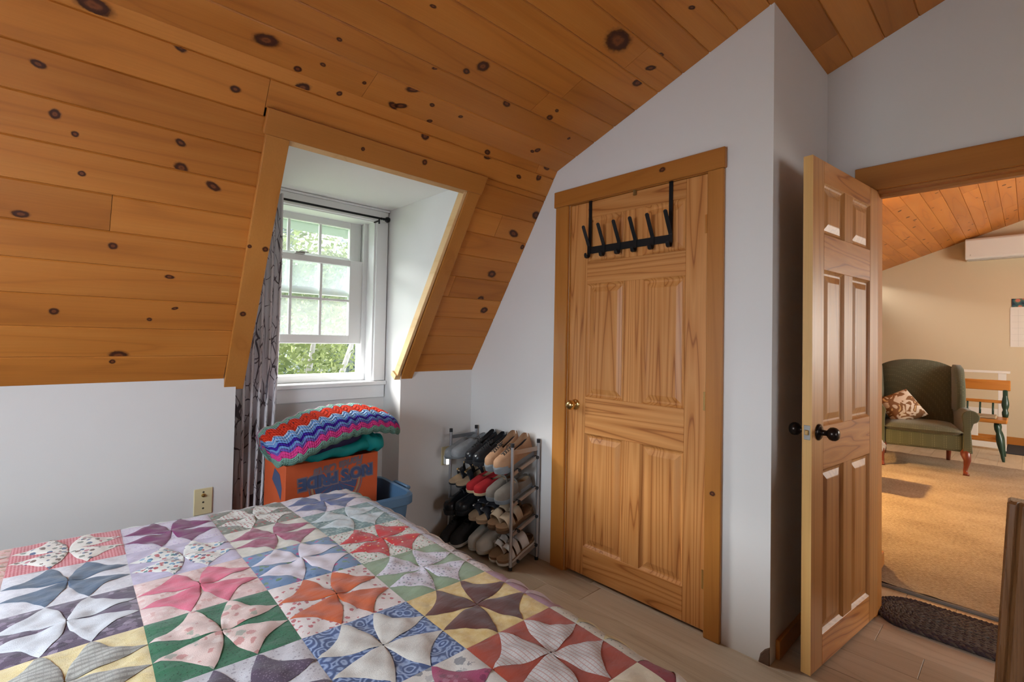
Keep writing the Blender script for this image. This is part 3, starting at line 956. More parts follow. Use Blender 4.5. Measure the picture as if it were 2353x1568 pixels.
build('socket', MB().cbox((1.903, YK - 0.009, 0.522), (1.937, YK - 0.005, 0.552), 0.002), plain('ivory_socket', (0.55, 0.46, 0.28), 0.45), pr)
nl = root('night_light', (1.925, YK - 0.006, 0.48), 'small glowing white night light plugged in beside the shoe rack', 'night light')
build('body', MB().cbox((1.898, YK - 0.034, 0.458), (1.948, YK - 0.0062, 0.518), 0.004), plain('white_plastic', (0.8, 0.8, 0.8), 0.4), nl)
gm = G('night_light_lens', 0.5)
gm.b.inputs['Emission Color'].default_value = (1.0, 0.80, 0.55, 1)
gm.b.inputs['Emission Strength'].default_value = 6.0
gm.base((1, 0.9, 0.75, 1))
build('lens', MB().cbox((1.904, YK - 0.037, 0.459), (1.938, YK - 0.033, 0.497), 0.002), gm.m, nl)

# ------------------------------------------------------------------ bed and quilt
ZT = 0.65
EU, RU = 0.880, 0.085                      # foot edge
EVF, RVF = 1.985, 0.06                     # far side
EVN, RVN = 0.500, 0.075                    # near side
PV = Vector((0.55, 1.35, 0))
TH = -0.024
bed = root('bed', (-0.05, 1.25, 0.0), 'queen bed standing along the window wall under the patchwork quilt', 'bed')
Rb = Matrix.Translation(PV) @ Matrix.Rotation(TH, 4, 'Z') @ Matrix.Translation(-PV)


def rot(b):
    b.v = [tuple(Rb @ Vector(p)) for p in b.v]
    return b


build('mattress', rot(MB().cbox((-1.08, EVN - 0.045, 0.36), (EU + 0.055, EVF + 0.035, ZT - 0.035), 0.05)), plain('mattress_ticking', (0.7, 0.7, 0.7), 0.8), bed)
build('box_spring', rot(MB().cbox((-1.08, EVN - 0.02, 0.17), (EU + 0.035, EVF + 0.01, 0.358), 0.02)), plain('grey_ticking', (0.45, 0.45, 0.47), 0.9), bed)
build('bed_frame', rot(MB().box((-1.06, EVN, 0.14), (EU + 0.01, EVN + 0.03, 0.169)).box((-1.06, EVF - 0.04, 0.14), (EU + 0.01, EVF - 0.01, 0.169)).box((EU - 0.03, EVN + 0.03, 0.14), (EU + 0.01, EVF - 0.04, 0.169))), BLACK_METAL, bed)
for (xx, yy) in ((-0.95, EVN + 0.06), (-0.95, EVF - 0.07), (EU - 0.08, EVN + 0.06), (EU - 0.08, EVF - 0.07)):
    build('leg', rot(MB().tube([(xx, yy, 0.0), (xx, yy, 0.14)], 0.02, 10)), BLACK_METAL, bed)


def prof(s, E, r):
    if s <= E:
        return s, 0.0
    a = (s - E) / r
    if a < PI / 2:
        return E + r * math.sin(a), r * (1 - math.cos(a))
    return E + r + 0.04 * (s - E - r * PI / 2), r + (s - E - r * PI / 2)


def surf(u, v):
    x, du = prof(u, EU, RU)
    if v > 1.2:
        y, dv = prof(v, EVF, RVF)
    else:
        y, dv = prof(-v, -EVN, RVN)
        y = -y
    d = math.hypot(du, dv)
    dome = 0.010 * (1 - ((min(max(v, EVN), EVF) - 1.25) / 0.76) ** 2) + 0.006 * math.sin(3.1 * u + 1.3 * v) + 0.004 * math.sin(7 * v - 4 * u)
    return Vector((x, y, max(0.18, ZT - d + dome)))


def qpoint(u, v, h):
    e = 0.004
    p = surf(u, v)
    n = (surf(u + e, v) - surf(u - e, v)).cross(surf(u, v + e) - surf(u, v - e))
    n = n.normalized() if n.length > 1e-9 else Vector((0, 0, 1))
    if n.z < -0.2:
        n = -n
    return Rb @ (p + n * h)


def cloth(name, f, rough=0.9):
    if name in MC:
        return MC[name]
    g = G(name, rough, 0.1)
    o = g.obj()
    c = f(g, o)
    wr = g.noise(g.vmath('MULTIPLY', o, (16, 40, 25)), 1.0, 2, 0.5, 0.5)
    k = g.math('MULTIPLY_ADD', wr, 0.18, 0.91)
    g.base(g.mix(1.0, c, g.n('CombineXYZ', None, X=k, Y=k, Z=k), 'MULTIPLY'))
    g.b.inputs['Sheen Weight'].default_value = 0.25
    g.bump(g.math('ADD', wr, g.math('MULTIPLY', g.noise(o, 700, 1), 0.15)), 0.45, 0.008)
    MC[name] = g.m
    return g.m


def S(c):
    return cloth('solid_%s' % c.strip('#'), lambda g, o: g.mix(0.0, lin(c), lin(c)))


def MOT(c1, c2, sc=40):
    return cloth('mottled_%s_%s' % (c1.strip('#'), c2.strip('#')), lambda g, o: g.ramp(g.noise(o, sc, 4, 0.6), [(0.36, c1), (0.62, c2)]))


def DOT(bg, fg, sc=70, th=0.28, jit=1.0):
    def f(g, o):
        v = g.n('TexVoronoi', None, Vector=o, Scale=sc, Randomness=jit)
        return g.mix(g.math('LESS_THAN', v.outputs['Distance'], th), lin(bg), lin(fg))
    return cloth('dots_%s_%s_%d' % (bg.strip('#'), fg.strip('#'), sc), f)


def FLO(bg, cols, sc=60, keep=0.75, th=0.42):
    def f(g, o):
        v = g.n('TexVoronoi', None, Vector=o, Scale=sc)
        r = g.n('SeparateColor', None, _0=v.outputs['Color'])
        c = g.ramp(r.outputs[0], [(i / len(cols), q) for i, q in enumerate(cols)], 'CONSTANT')
        d = g.math('ADD', v.outputs['Distance'], g.math('MULTIPLY_ADD', g.noise(o, sc * 3.5, 2), 0.5, -0.25))
        m = g.math('MULTIPLY', g.math('LESS_THAN', d, th), g.math('LESS_THAN', r.outputs[1], keep))
        return g.mix(m, lin(bg), c)
    return cloth('floral_%s_%s_%d' % (bg.strip('#'), cols[0].strip('#'), sc), f)


def GING(c1, c2, sc=700):
    def f(g, o):
        s = g.n('SeparateXYZ', None, _0=o)
        a = g.math('GREATER_THAN', g.math('SINE', g.math('MULTIPLY', s.outputs[0], sc)), 0)
        b = g.math('GREATER_THAN', g.math('SINE', g.math('MULTIPLY', s.outputs[1], sc)), 0)
        return g.mix(g.math('MULTIPLY', g.math('ADD', a, b), 0.5), lin(c1), lin(c2))
    return cloth('gingham_%s' % c1.strip('#'), f)


def STR(c1, c2, sc=500, ax=0, th=0.7):
    def f(g, o):
        s = g.n('SeparateXYZ', None, _0=o)
        a = g.math('GREATER_THAN', g.math('SINE', g.math('MULTIPLY', s.outputs[ax], sc)), th)
        b = g.math('GREATER_THAN', g.math('SINE', g.math('MULTIPLY', s.outputs[1 - ax], sc * 1.5)), 0.85)
        return g.mix(g.math('MAXIMUM', a, g.math('MULTIPLY', b, 0.5)), lin(c1), lin(c2))
    return cloth('stripe_%s_%s' % (c1.strip('#'), c2.strip('#')), f)


def SWL(c1, c2, c3, sc=34):
    def f(g, o):
        wv = g.vmath('ADD', o, g.vmath('MULTIPLY', g.n('TexNoise', None, Vector=o, Scale=30.0).outputs['Color'], (0.02, 0.02, 0.02)))
        v = g.n('TexVoronoi', None, Vector=wv, Scale=sc)
        w = g.math('SINE', g.math('MULTIPLY', v.outputs['Distance'], 22.0))
        return g.ramp(g.math('MULTIPLY_ADD', w, 0.5, 0.5), [(0.15, c1), (0.55, c2), (0.95, c3)])
    return cloth('swirl_%s' % c1.strip('#'), f)


QW = 0.2425
U1, V0 = 0.157, 2.000                      # seam between columns 0 and 1, and upper seam of row 0
white, cream = '#d9d8dc', '#d2cec6'
RUST, LGREY = '#9c3a1c', '#b9b4b2'
BL = {
    (-1, 0): (FLO('#e3bcb6', ['#d98f88', '#c9a58f']), S('#d9c9c4')), (-1, 1): (S('#e0b9b4'), FLO('#d9d2cc', ['#7d8fa8', '#a86f74'])), (-1, 2): (MOT('#cfc3d2', '#ded6df'), S('#6f6a86')),
    (0, -1): (S('#dcdbe0'), FLO('#dcc3bb', ['#cc8a6e', '#b9b09a'])), (1, -1): (S('#cfd8d6'), S('#3f5a4c')), (2, -1): (S('#d9d5d8'), DOT('#cdbfc2', '#8d6a74')), (3, -1): (S('#d3cfd8'), S('#8d93b5')),
    (0, 0): (GING('#b8434e', '#dc9aa0', 900), FLO('#dedad3', ['#5b6a86', '#6f5a52', '#b3717c', '#80867c'], 62, 0.8, 0.40)),
    (1, 0): (DOT('#cdc6d8', '#b9a9cc', 120), S('#75285f')),
    (2, 0): (FLO('#77786c', ['#a35a56', '#5f6a58', '#9a9a8c'], 80, 0.8), DOT('#d6d6d0', '#a04a50', 78, 0.26, 0.25)),
    (3, 0): (FLO('#d2cbd6', ['#c2b7c6', '#d9d2dc'], 90), S('#56608f')),
    (0, 1): (MOT('#c9c8d0', '#d6d5db', 90), MOT('#4a5a70', '#55657b', 30)),
    (1, 1): (MOT('#b4acc6', '#c2bad2', 22), FLO('#dcdcd8', ['#4a6f8c', '#b0565c', '#6a5a74', '#4d7a74', '#7aa0bc'], 72, 0.9, 0.44)),
    (2, 1): (MOT('#cfccc0', '#d8d6cc', 60), MOT('#8f3e5c', '#a85f78', 45)),
    (3, 1): (FLO('#6f8a8a', ['#8aa3a0', '#5a7577', '#a5b5b2'], 85, 0.9), MOT('#b3c2c8', '#c6d0d4', 70)),
    (0, 2): (FLO('#5a4a5e', ['#7d6c80', '#46384a', '#8e8092'], 50, 0.9, 0.45), S('#c8cad0')),
    (1, 2): (FLO('#dcc0bc', ['#d2a9a4', '#e2cdc8'], 75), MOT('#c8556f', '#d56e86', 14)),
    (2, 2): (FLO('#6a86ac', ['#5a7a5c', '#b84f86', '#6f8f78', '#54719a'], 55, 0.65, 0.40), S('#d6d0dc')),
    (3, 2): (FLO('#d2d2ca', ['#b04a4c', '#6d8a6c', '#aab5a2'], 120, 0.9, 0.36), FLO('#c22a2c', ['#e0d6c8', '#d9a04a'], 78, 0.6, 0.22)),
    (0, 3): (MOT('#d9c48c', '#e2d2a4', 45), STR('#a9a69f', '#8b8982', 420, 1, 0.2)),
    (1, 3): (DOT('#2f6a4a', '#1f4a34', 170, 0.25), FLO('#d6bdb6', ['#c28d88', '#a9a89c', '#e0cfc9'], 42, 0.8)),
    (2, 3): (FLO('#dcd2cf', ['#b5656a', '#bf7377'], 58, 0.8, 0.30), S('#c05a2c')),
    (3, 3): (MOT('#84997a', '#8fa386', 20), FLO('#cfcbd6', ['#9a96ac', '#b3a5b5', '#8e9c9c'], 130, 0.8, 0.36)),
    (-1, 3): (S('#cfcdd4'), S('#5d4d6a')),
    (0, 4): (S('#5b4b62'), S('#d4d2d8')), (1, 4): (DOT('#c4c2c8', '#a5a0aa', 120), DOT('#544458', '#766678', 200, 0.3)),
    (2, 4): (SWL('#3c4f7c', '#5a6f9e', '#93a5c8'), S('#c9c5be')),
    (3, 4): (MOT('#cfae6a', '#dcc48a', 45), S('#5c3128')),
    (2, 5): (FLO('#d2cec8', ['#8a8a8e', '#b5b2b0'], 34, 0.8), FLO('#9c3f62', ['#b5718a', '#7d2f50'], 60)),
    (3, 5): (MOT(RUST, '#a5432a', 12), STR('#c3bfbd', '#b5928a', 640, 0, 0.8)),
    (1, 5): (S('#cfccd2'), S('#7d6d8a')), (0, 5): (S('#d8c996'), S('#8d8a9a')),
    (3, 6): (MOT('#cfc1a4', '#d8ccb4', 20), S('#c3b496')), (2, 6): (S('#cac6cc'), S('#6d8a7a')),
    (4, -1): (S('#c9cfcc'), S('#8fa89c')), (4, 0): (S('#cfccd4'), MOT('#7f9c96', '#96aea8')), (4, 1): (STR('#8ba3bd', '#b9c6d4', 420, 1, 0.0), S('#c5ccd6')),
    (4, 2): (MOT('#b5b4c4', '#c6c4d2'), FLO('#cfc9c6', ['#9aa0a8', '#b59a96'], 90)), (4, 3): (FLO('#cdc3c2', ['#a89c9a', '#b9aaa6'], 120), FLO('#5c3a2c', ['#a86a4a', '#3a241c'], 48)),
    (4, 4): (S('#a87f90'), S('#cdbcc6')), (4, 5): (DOT('#c9c2b2', '#8f8a7c', 120, 0.22), MOT('#c2b06f', '#d0c08a')), (4, 6): (FLO('#8f1f2f', ['#b5a5a0', '#5c1420'], 50, 0.5, 0.3), S('#d0c8ba')),
}
rq = random.Random(5)
FALL = [S('#cfccd2'), S('#b4a9c0'), S('#c9b9a4'), S('#a5b3b0'), S('#c2a3a6'), MOT('#8f9fb5', '#a5b3c6'), MOT('#7d8f74', '#93a388')]
quilt = root('quilt', (0.3, 1.25, ZT), 'patchwork quilt of four-petal blocks in many prints spread over the bed', 'quilt')


def hblock(u, v, s):
    """padding height of the quilt at block-local u,v in -.5...5"""
    q = 0.0048 * (abs(math.cos(u * 9.0 + s)) * abs(math.cos(v * 9.0 - s))) + 0.0018 * math.sin(u * 23 + s * 3) * math.sin(v * 19 + s)
    edge = min(0.5 - abs(u), 0.5 - abs(v))
    return q * min(1.0, edge / 0.06 + 0.15)


def petal_pts(k, n1=14, n2=10):
    """petal k of a block: fan from the centre to the corner arc, in block-local coordinates"""
    sx, sy = ((1, 1), (-1, 1), (-1, -1), (1, -1))[k]
    g0 = 0.155                            # half gap at the block edge
    T1, T2 = (g0, 0.497), (0.497, g0)
    out = []
    for i in range(n1 + 1):
        a = 0.02 + 0.98 * i / n1
        # side arcs bulge towards the axes
        bl = 0.034 * math.sin(PI * a) ** 0.9
        L = (T1[0] * a - bl * 0.95, T1[1] * a + bl * 0.28)
        R = (T2[0] * a + bl * 0.28, T2[1] * a - bl * 0.95)
        row = []
        for j in range(n2 + 1):
            t = j / n2
            px_, py_ = L[0] * (1 - t) + R[0] * t, L[1] * (1 - t) + R[1] * t
            sag = math.sin(PI * t) * (-0.048 * a ** 3 + 0.05 * a * (1 - a))   # outer side curves inwards
            px_ += sag * 0.707
            py_ += sag * 0.707
            row.append((px_ * sx, py_ * sy, i / n1, t))
        out.append(row)
    return out


PET = [petal_pts(k) for k in range(4)]
for col in range(-1, 6):
    for row in range(-1, 8):
        u0, v1 = U1 + (col - 1) * QW, V0 - row * QW
        uc, vc = u0 + QW / 2, v1 - QW / 2
        bm_, pm_ = BL.get((col, row), (rq.choice(FALL), rq.choice(FALL)))
        sd = rq.uniform(0, 6)
        nn = 18
        b = MB().grid(lambda a, c: qpoint(uc + (a - 0.5) * QW, vc + (c - 0.5) * QW, hblock(a - 0.5, c - 0.5, sd)), nn, nn)
        blk = build('quilt_block', b, bm_, quilt, smooth=True)
        for k in range(4):
            vs_, fs_ = [], []
            P = PET[k]
            n1, n2 = len(P) - 1, len(P[0]) - 1
            for i, rw in enumerate(P):
                for (pu, pv, a, t) in rw:
                    rim = min(1.0, math.sin(PI * t) * 4.0, (1 - a) * 9.0)
                    h = hblock(pu, pv, sd) + (0.0010 if rim <= 0.001 else 0.0013 + 0.0012 * rim ** 0.5)
                    vs_.append(qpoint(uc + pu * QW, vc + pv * QW, h))
            w_ = n2 + 1
            flip = k in (0, 2)
            for i in range(n1):
                for j in range(n2):
                    q_ = (i * w_ + j, (i + 1) * w_ + j, (i + 1) * w_ + j + 1, i * w_ + j + 1)
                    fs_.append(q_ if not flip else tuple(reversed(q_)))
            build('petal', MB().add(vs_, fs_), pm_, blk, smooth=True)
# the head end of the quilt, out of the picture
b = MB()
uL = U1 - 2 * QW
b.grid(lambda a, c: qpoint(-1.10 + (uL + 1.10) * a, V0 + QW - 9 * QW * c, 0.001), 12, 60)
build('quilt_head_end', b, S('#cfccd2'), quilt, smooth=True)

# ------------------------------------------------------------------ plastic tote, carton, garment, blanket
TOTE = plain('blue_tote_plastic', (0.10, 0.21, 0.36), 0.4, spec=0.4)


def rrect(cx, cy, w, d, r, z, n=5, ang=0.0):
    pts = []
    for (sx, sy, a0) in ((1, 1, 0), (-1, 1, PI / 2), (-1, -1, PI), (1, -1, 1.5 * PI)):
        for i in range(n + 1):
            a = a0 + PI / 2 * i / n
            px_, py_ = sx * (w / 2 - r) + r * math.cos(a), sy * (d / 2 - r) + r * math.sin(a)
            pts.append((cx + px_ * math.cos(ang) - py_ * math.sin(ang), cy + px_ * math.sin(ang) + py_ * math.cos(ang), z))
    return pts


tx, ty, ta = 1.115, 2.440, -0.05
tote = root('storage_tote', (tx, ty, 0.0), 'blue plastic storage tote under the orange carton', 'storage bin')
R = [rrect(tx, ty, 0.50, 0.32, 0.05, 0.0, ang=ta), rrect(tx, ty, 0.58, 0.40, 0.06, 0.42, ang=ta), rrect(tx, ty, 0.61, 0.43, 0.07, 0.42, ang=ta), rrect(tx, ty, 0.62, 0.44, 0.07, 0.425, ang=ta), rrect(tx, ty, 0.62, 0.44, 0.07, 0.465, ang=ta),
     rrect(tx, ty, 0.60, 0.42, 0.065, 0.475, ang=ta), rrect(tx, ty, 0.575, 0.395, 0.06, 0.47, ang=ta), rrect(tx, ty, 0.57, 0.39, 0.06, 0.42, ang=ta), rrect(tx, ty, 0.485, 0.305, 0.05, 0.012, ang=ta)]
build('body', MB().rings(R), TOTE, tote, angle=40)
build('handle', MB().tube([(tx + 0.30, ty - 0.08, 0.44), (tx + 0.345, ty - 0.07, 0.455), (tx + 0.345, ty + 0.07, 0.455), (tx + 0.30, ty + 0.08, 0.44)], 0.012, 8), TOTE, tote)

CART = plain('orange_carton', (0.56, 0.095, 0.028), 0.65, var=0.12)
CART_IN = plain('brown_carton_inside', (0.36, 0.22, 0.12), 0.8)
INK = plain('navy_print_ink', (0.060, 0.085, 0.175), 0.7)
INK2 = plain('grey_violet_print_ink', (0.200, 0.135, 0.150), 0.7)
TAN_INK = plain('tan_print_ink', (0.42, 0.22, 0.10), 0.7)
bx0, bx1, by0, by1, bz0, bz1 = 0.805, 1.285, 2.40, 2.68, 0.015, 0.672
ca = 0.03
cartc = Vector(((bx0 + bx1) / 2, (by0 + by1) / 2, 0))
Mcar = Matrix.Translation(cartc) @ Matrix.Rotation(ca, 4, 'Z') @ Matrix.Translation(-cartc)
cart = root('carton', (cartc.x, cartc.y, bz0), 'orange cardboard citrus carton printed upside down, standing in the blue tote', 'box')


def cput2(nm, b, m, **k):
    b.v = [tuple(Mcar @ Vector(p)) for p in b.v]
    return build(nm, b, m, cart, **k)


t_ = 0.006
cput2('wall_panel', MB().cbox((bx0, by0, bz0), (bx1, by0 + t_, bz1), 0.002), CART)
cput2('wall_panel', MB().cbox((bx0, by1 - t_, bz0), (bx1, by1, bz1), 0.002), CART)
cput2('wall_panel', MB().cbox((bx0, by0 + t_, bz0), (bx0 + t_, by1 - t_, bz1), 0.002), CART)
cput2('wall_panel', MB().cbox((bx1 - t_, by0 + t_, bz0), (bx1, by1 - t_, bz1), 0.002), CART)
cput2('bottom', MB().box((bx0 + t_, by0 + t_, bz0), (bx1 - t_, by1 - t_, bz0 + t_)), CART_IN)


def text_mesh(txt, size, shear=0.0, bold=0.0):
    cu = bpy.data.curves.new('lettering', 'FONT')
    cu.body = txt
    cu.size = size
    cu.shear = shear
    cu.offset = bold
    cu.align_x = 'CENTER'
    cu.align_y = 'CENTER'
    cu.resolution_u = 4
    o = bpy.data.objects.new('lettering', cu)
    COL.objects.link(o)
    bpy.context.view_layer.update()
    me = bpy.data.meshes.new_from_object(o.evaluated_get(bpy.context.evaluated_depsgraph_get()))
    b = MB().add([tuple(v.co) for v in me.vertices], [tuple(p.vertices) for p in me.polygons])
    bpy.data.objects.remove(o)
    bpy.data.meshes.remove(me)
    return b


def on_front(b, cx, cz, yoff, ang=0.0, sx=1.0):
    """put flat x-y artwork on the carton front, upside down"""
    out = []
    for p in b.v:
        x_, y_ = -p[0] * sx, -p[1]
        xr, yr = x_ * math.cos(ang) - y_ * math.sin(ang), x_ * math.sin(ang) + y_ * math.cos(ang)
        out.append((cx + xr, by0 - yoff, cz + yr))
    b.v = out
    return b


fcx = 1.060
A_ = 0.045


def slab(b):
    """give flat artwork a hair of thickness"""
    return b


bt = text_mesh("RIO'S PRIDE", 0.074, 0.0, 0.0105)
cput2('print_outline', on_front(bt, fcx, 0.582, 0.0012, A_, 1.0), INK2)
cput2('print_lettering', on_front(text_mesh("RIO'S PRIDE", 0.074, 0.0, 0.0042), fcx, 0.582, 0.0016, A_, 1.0), INK)
cput2('print_script', on_front(text_mesh('Florida Citrus', 0.058, 0.35, 0.0035), fcx + 0.01, 0.634, 0.0014, 0.13, 0.80), INK2)
# half orange slice
b = MB()


def fan(r0, r1, a0, a1, n=10):
    vs_ = [(r0 * math.cos(a0 + (a1 - a0) * i / n), r0 * math.sin(a0 + (a1 - a0) * i / n), 0) for i in range(n + 1)] + [(r1 * math.cos(a0 + (a1 - a0) * i / n), r1 * math.sin(a0 + (a1 - a0) * i / n), 0) for i in range(n + 1)]
    fs_ = [(i, i + 1, n + 2 + i, n + 1 + i) for i in range(n)]
    return vs_, fs_


for (r0, r1, m_, yo) in ((0.118, 0.132, INK2, 0.0011), (0.136, 0.142, INK2, 0.0011), (0.120, 0.128, TAN_INK, 0.0013)):
    vs_, fs_ = fan(r0, r1, 0.05, PI - 0.05, 26)
    cput2('print_rim', on_front(MB().add(vs_, fs_), fcx - 0.005, 0.556, yo, A_), m_)
for i in range(7):
    vs_, fs_ = fan(0.012, 0.112, 0.05 + i * 0.436, 0.05 + i * 0.436 + 0.405, 6)
    cput2('print_segment', on_front(MB().add(vs_, fs_), fcx - 0.005, 0.556, 0.0010, A_), INK)
b = MB().add([(bx0 - 0.0008, by0 + 0.10, 0.54), (bx0 - 0.0008, by0 + 0.05, 0.50), (bx0 - 0.0008, by0 + 0.04, 0.56), (bx0 - 0.0008, by0 + 0.07, 0.62), (bx0 - 0.0008, by0 + 0.14, 0.64), (bx0 - 0.0008, by0 + 0.17, 0.58)], [(0, 1, 2, 3, 4, 5)])
cput2('print_fruit', b, INK)

TEAL = plain('teal_garment', (0.008, 0.300, 0.300), 0.6, var=0.25)
NAVY = plain('navy_garment_lining', (0.030, 0.022, 0.080), 0.7, var=0.3)
gar = root('folded_garment', (1.10, 2.53, bz1), 'teal garment with navy lining bunched on top of the orange carton', 'clothing')


def blob(cx, cy, cz, lx, ly, lz, n=28, m=14, seed=0.0, fold=0.02, rotz=0.0, tilt=0.0):
    def f(a, c):
        th, ph = 2 * PI * a, PI * (c - 0.5)
        e = 0.55
        cp = math.copysign(abs(math.cos(ph)) ** e, math.cos(ph))
        x_ = lx * cp * math.copysign(abs(math.cos(th)) ** 0.7, math.cos(th))
        y_ = ly * cp * math.copysign(abs(math.sin(th)) ** 0.7, math.sin(th))
        z_ = lz * math.copysign(abs(math.sin(ph)) ** 0.8, math.sin(ph))
        w = 1 + fold * 6 * math.sin(5 * th + seed + 3 * ph) * 0.3
        z_ += fold * math.sin(9 * x_ / lx + seed) * math.cos(4 * y_ / ly + seed)
        x_, y_ = x_ * w, y_ * w
        return (cx + x_ * math.cos(rotz) - y_ * math.sin(rotz), cy + x_ * math.sin(rotz) + y_ * math.cos(rotz), cz + z_ + tilt * x_)
    return MB().grid(f, n, m)


build('cloth', blob(1.09, 2.540, 0.708, 0.235, 0.155, 0.042, 40, 16, 0.6, 0.012, 0.03, 0.05), TEAL, gar, smooth=True)
build('sleeve', blob(1.262, 2.485, 0.722, 0.070, 0.095, 0.045, 30, 14, 2.1, 0.012, 0.25, -0.25), TEAL, gar, smooth=True)
build('lining', blob(1.04, 2.46, 0.742, 0.17, 0.075, 0.030, 30, 12, 1.2, 0.006, 0.03, 0.16), NAVY, gar, smooth=True)


def afghan_mat():
    g = G('crochet_chevron_yarn', 0.95, 0.05)
    s = g.n('SeparateXYZ', None, _0=g.uv())
    tri = g.math('PINGPONG', g.math('MULTIPLY', s.outputs[0], 13.0), 0.5)
    v = g.math('ADD', s.outputs[1], g.math('MULTIPLY_ADD', tri, -0.055, 0.02))
    mint, red, lb, ind, pink, lil = '#7fa698', '#cf3a24', '#6d96cf', '#3c2490', '#d8448c', '#6a55a8'
    c = g.ramp(v, [(0.0, mint), (0.12, '#9a4f86'), (0.17, '#b0a3a6'), (0.23, '#9a4f86'), (0.25, '#b9a9ac'), (0.285, mint), (0.345, '#8a8aa6'), (0.355, red), (0.42, '#a9c0dd'), (0.43, lb), (0.447, '#b9cbe2'), (0.457, lb), (0.487, ind), (0.515, '#6a8fc6'), (0.535, lil), (0.552, pink), (0.605, mint), (0.72, mint)], 'CONSTANT')
    # yarn relief
    row = g.math('SINE', g.math('MULTIPLY', v, 300.0))
    st = g.math('SINE', g.math('MULTIPLY', s.outputs[0], 520.0))
    h = g.math('MULTIPLY_ADD', row, 0.6, g.math('MULTIPLY', st, 0.3))
    k = g.math('MULTIPLY_ADD', h, 0.10, 0.92)
    # eyelets at the chevron points
    t2 = g.math('LESS_THAN', g.math('PINGPONG', g.math('MULTIPLY', s.outputs[0], 13.0), 0.5), 0.045)
    ey = g.math('MULTIPLY', t2, g.math('GREATER_THAN', g.math('SINE', g.math('MULTIPLY', v, 150.0)), 0.75))
    c = g.mix(1.0, c, g.n('CombineXYZ', None, X=k, Y=k, Z=k), 'MULTIPLY')
    c = g.mix(g.math('MULTIPLY', ey, 0.85), c, lin((0.02, 0.02, 0.03)))
    g.base(c)
    g.bump(h, 0.8, 0.004)
    return g.m


AFG = afghan_mat()
# folded blanket: closed loft along a bowed spine; v runs over the top and down the front
NA, NB_ = 90, 40
b = MB()
uvs = []
SP = [(0.0, 0.715, 2.43, 0.772, 0.030, 0.10), (0.06, 0.735, 2.42, 0.768, 0.058, 0.15), (0.18, 0.82, 2.415, 0.785, 0.070, 0.175), (0.35, 0.94, 2.435, 0.828, 0.066, 0.18), (0.55, 1.09, 2.455, 0.852, 0.060, 0.18), (0.75, 1.24, 2.47, 0.853, 0.054, 0.175), (0.90, 1.35, 2.48, 0.826, 0.052, 0.165), (0.97, 1.395, 2.485, 0.806, 0.046, 0.14), (1.0, 1.415, 2.49, 0.796, 0.026, 0.09)]


def interp(t):
    for p, q in zip(SP[:-1], SP[1:]):
        if p[0] <= t <= q[0]:
            w = (t - p[0]) / (q[0] - p[0])
            w = w * w * (3 - 2 * w) * 0.5 + w * 0.5
            return [p[i] + (q[i] - p[i]) * w for i in range(1, 6)]
    return SP[-1][1:]


for i in range(NA + 1):
    a = i / NA
    x_, y_, z_, h_, d_ = interp(a)
    tri = abs(((a * 13) % 1.0) - 0.5) * 2
    for j in range(NB_):
        t = j / NB_                         # 0 back-bottom, over the top, 0.75 front, then underneath
        th = -PI * 0.75 + 2 * PI * t
        th = PI * 1.25 - 2 * PI * t
        cx_, sz_ = math.cos(th), math.sin(th)
        ex = 0.75
        py_ = -math.copysign(abs(cx_) ** ex, cx_)
        pz_ = math.copysign(abs(sz_) ** 0.9, sz_)
        front = max(0.0, -py_)
        rel = 0.0035 * math.sin(13 * 2 * PI * a) * (1 if 0.1 < t < 0.8 else 0) + 0.002 * math.sin(40 * t)
        droop = -0.045 * (front ** 2) * (1.0 - 0.5 * a) + 0.03 * max(0, py_)
        b.v.append((x_ + 0.02 * front * (0.5 - a), y_ - py_ * -1 * d_ * 1.0 if False else y_ + py_ * d_, z_ + pz_ * h_ + droop + rel))
        uvs.append((a, t))
n_ = NB_
for i in range(NA):
    for j in range(NB_):
        l = (j + 1) % NB_
        b.f.append((i * n_ + j, (i + 1) * n_ + j, (i + 1) * n_ + l, i * n_ + l))
        b.mi.append(0)
b.f += [tuple(range(NB_)), tuple(reversed(range(NA * n_, (NA + 1) * n_)))]
b.mi += [0, 0]
afg = build('crochet_blanket', b, AFG, smooth=True)
tag(afg, 'folded crochet blanket in zigzag stripes of mint, red, blue and pink on the carton', 'blanket')
lay = afg.data.uv_layers.new(name='uv')
for poly in afg.data.polygons:
    wrap = any(uvs[vi][1] > 0.9 for vi in poly.vertices)
    for li in poly.loop_indices:
        u_, v_ = uvs[afg.data.loops[li].vertex_index]
        lay.data[li].uv = (u_, 1.0 if (wrap and v_ == 0.0) else v_)

# ------------------------------------------------------------------ curtain and rod


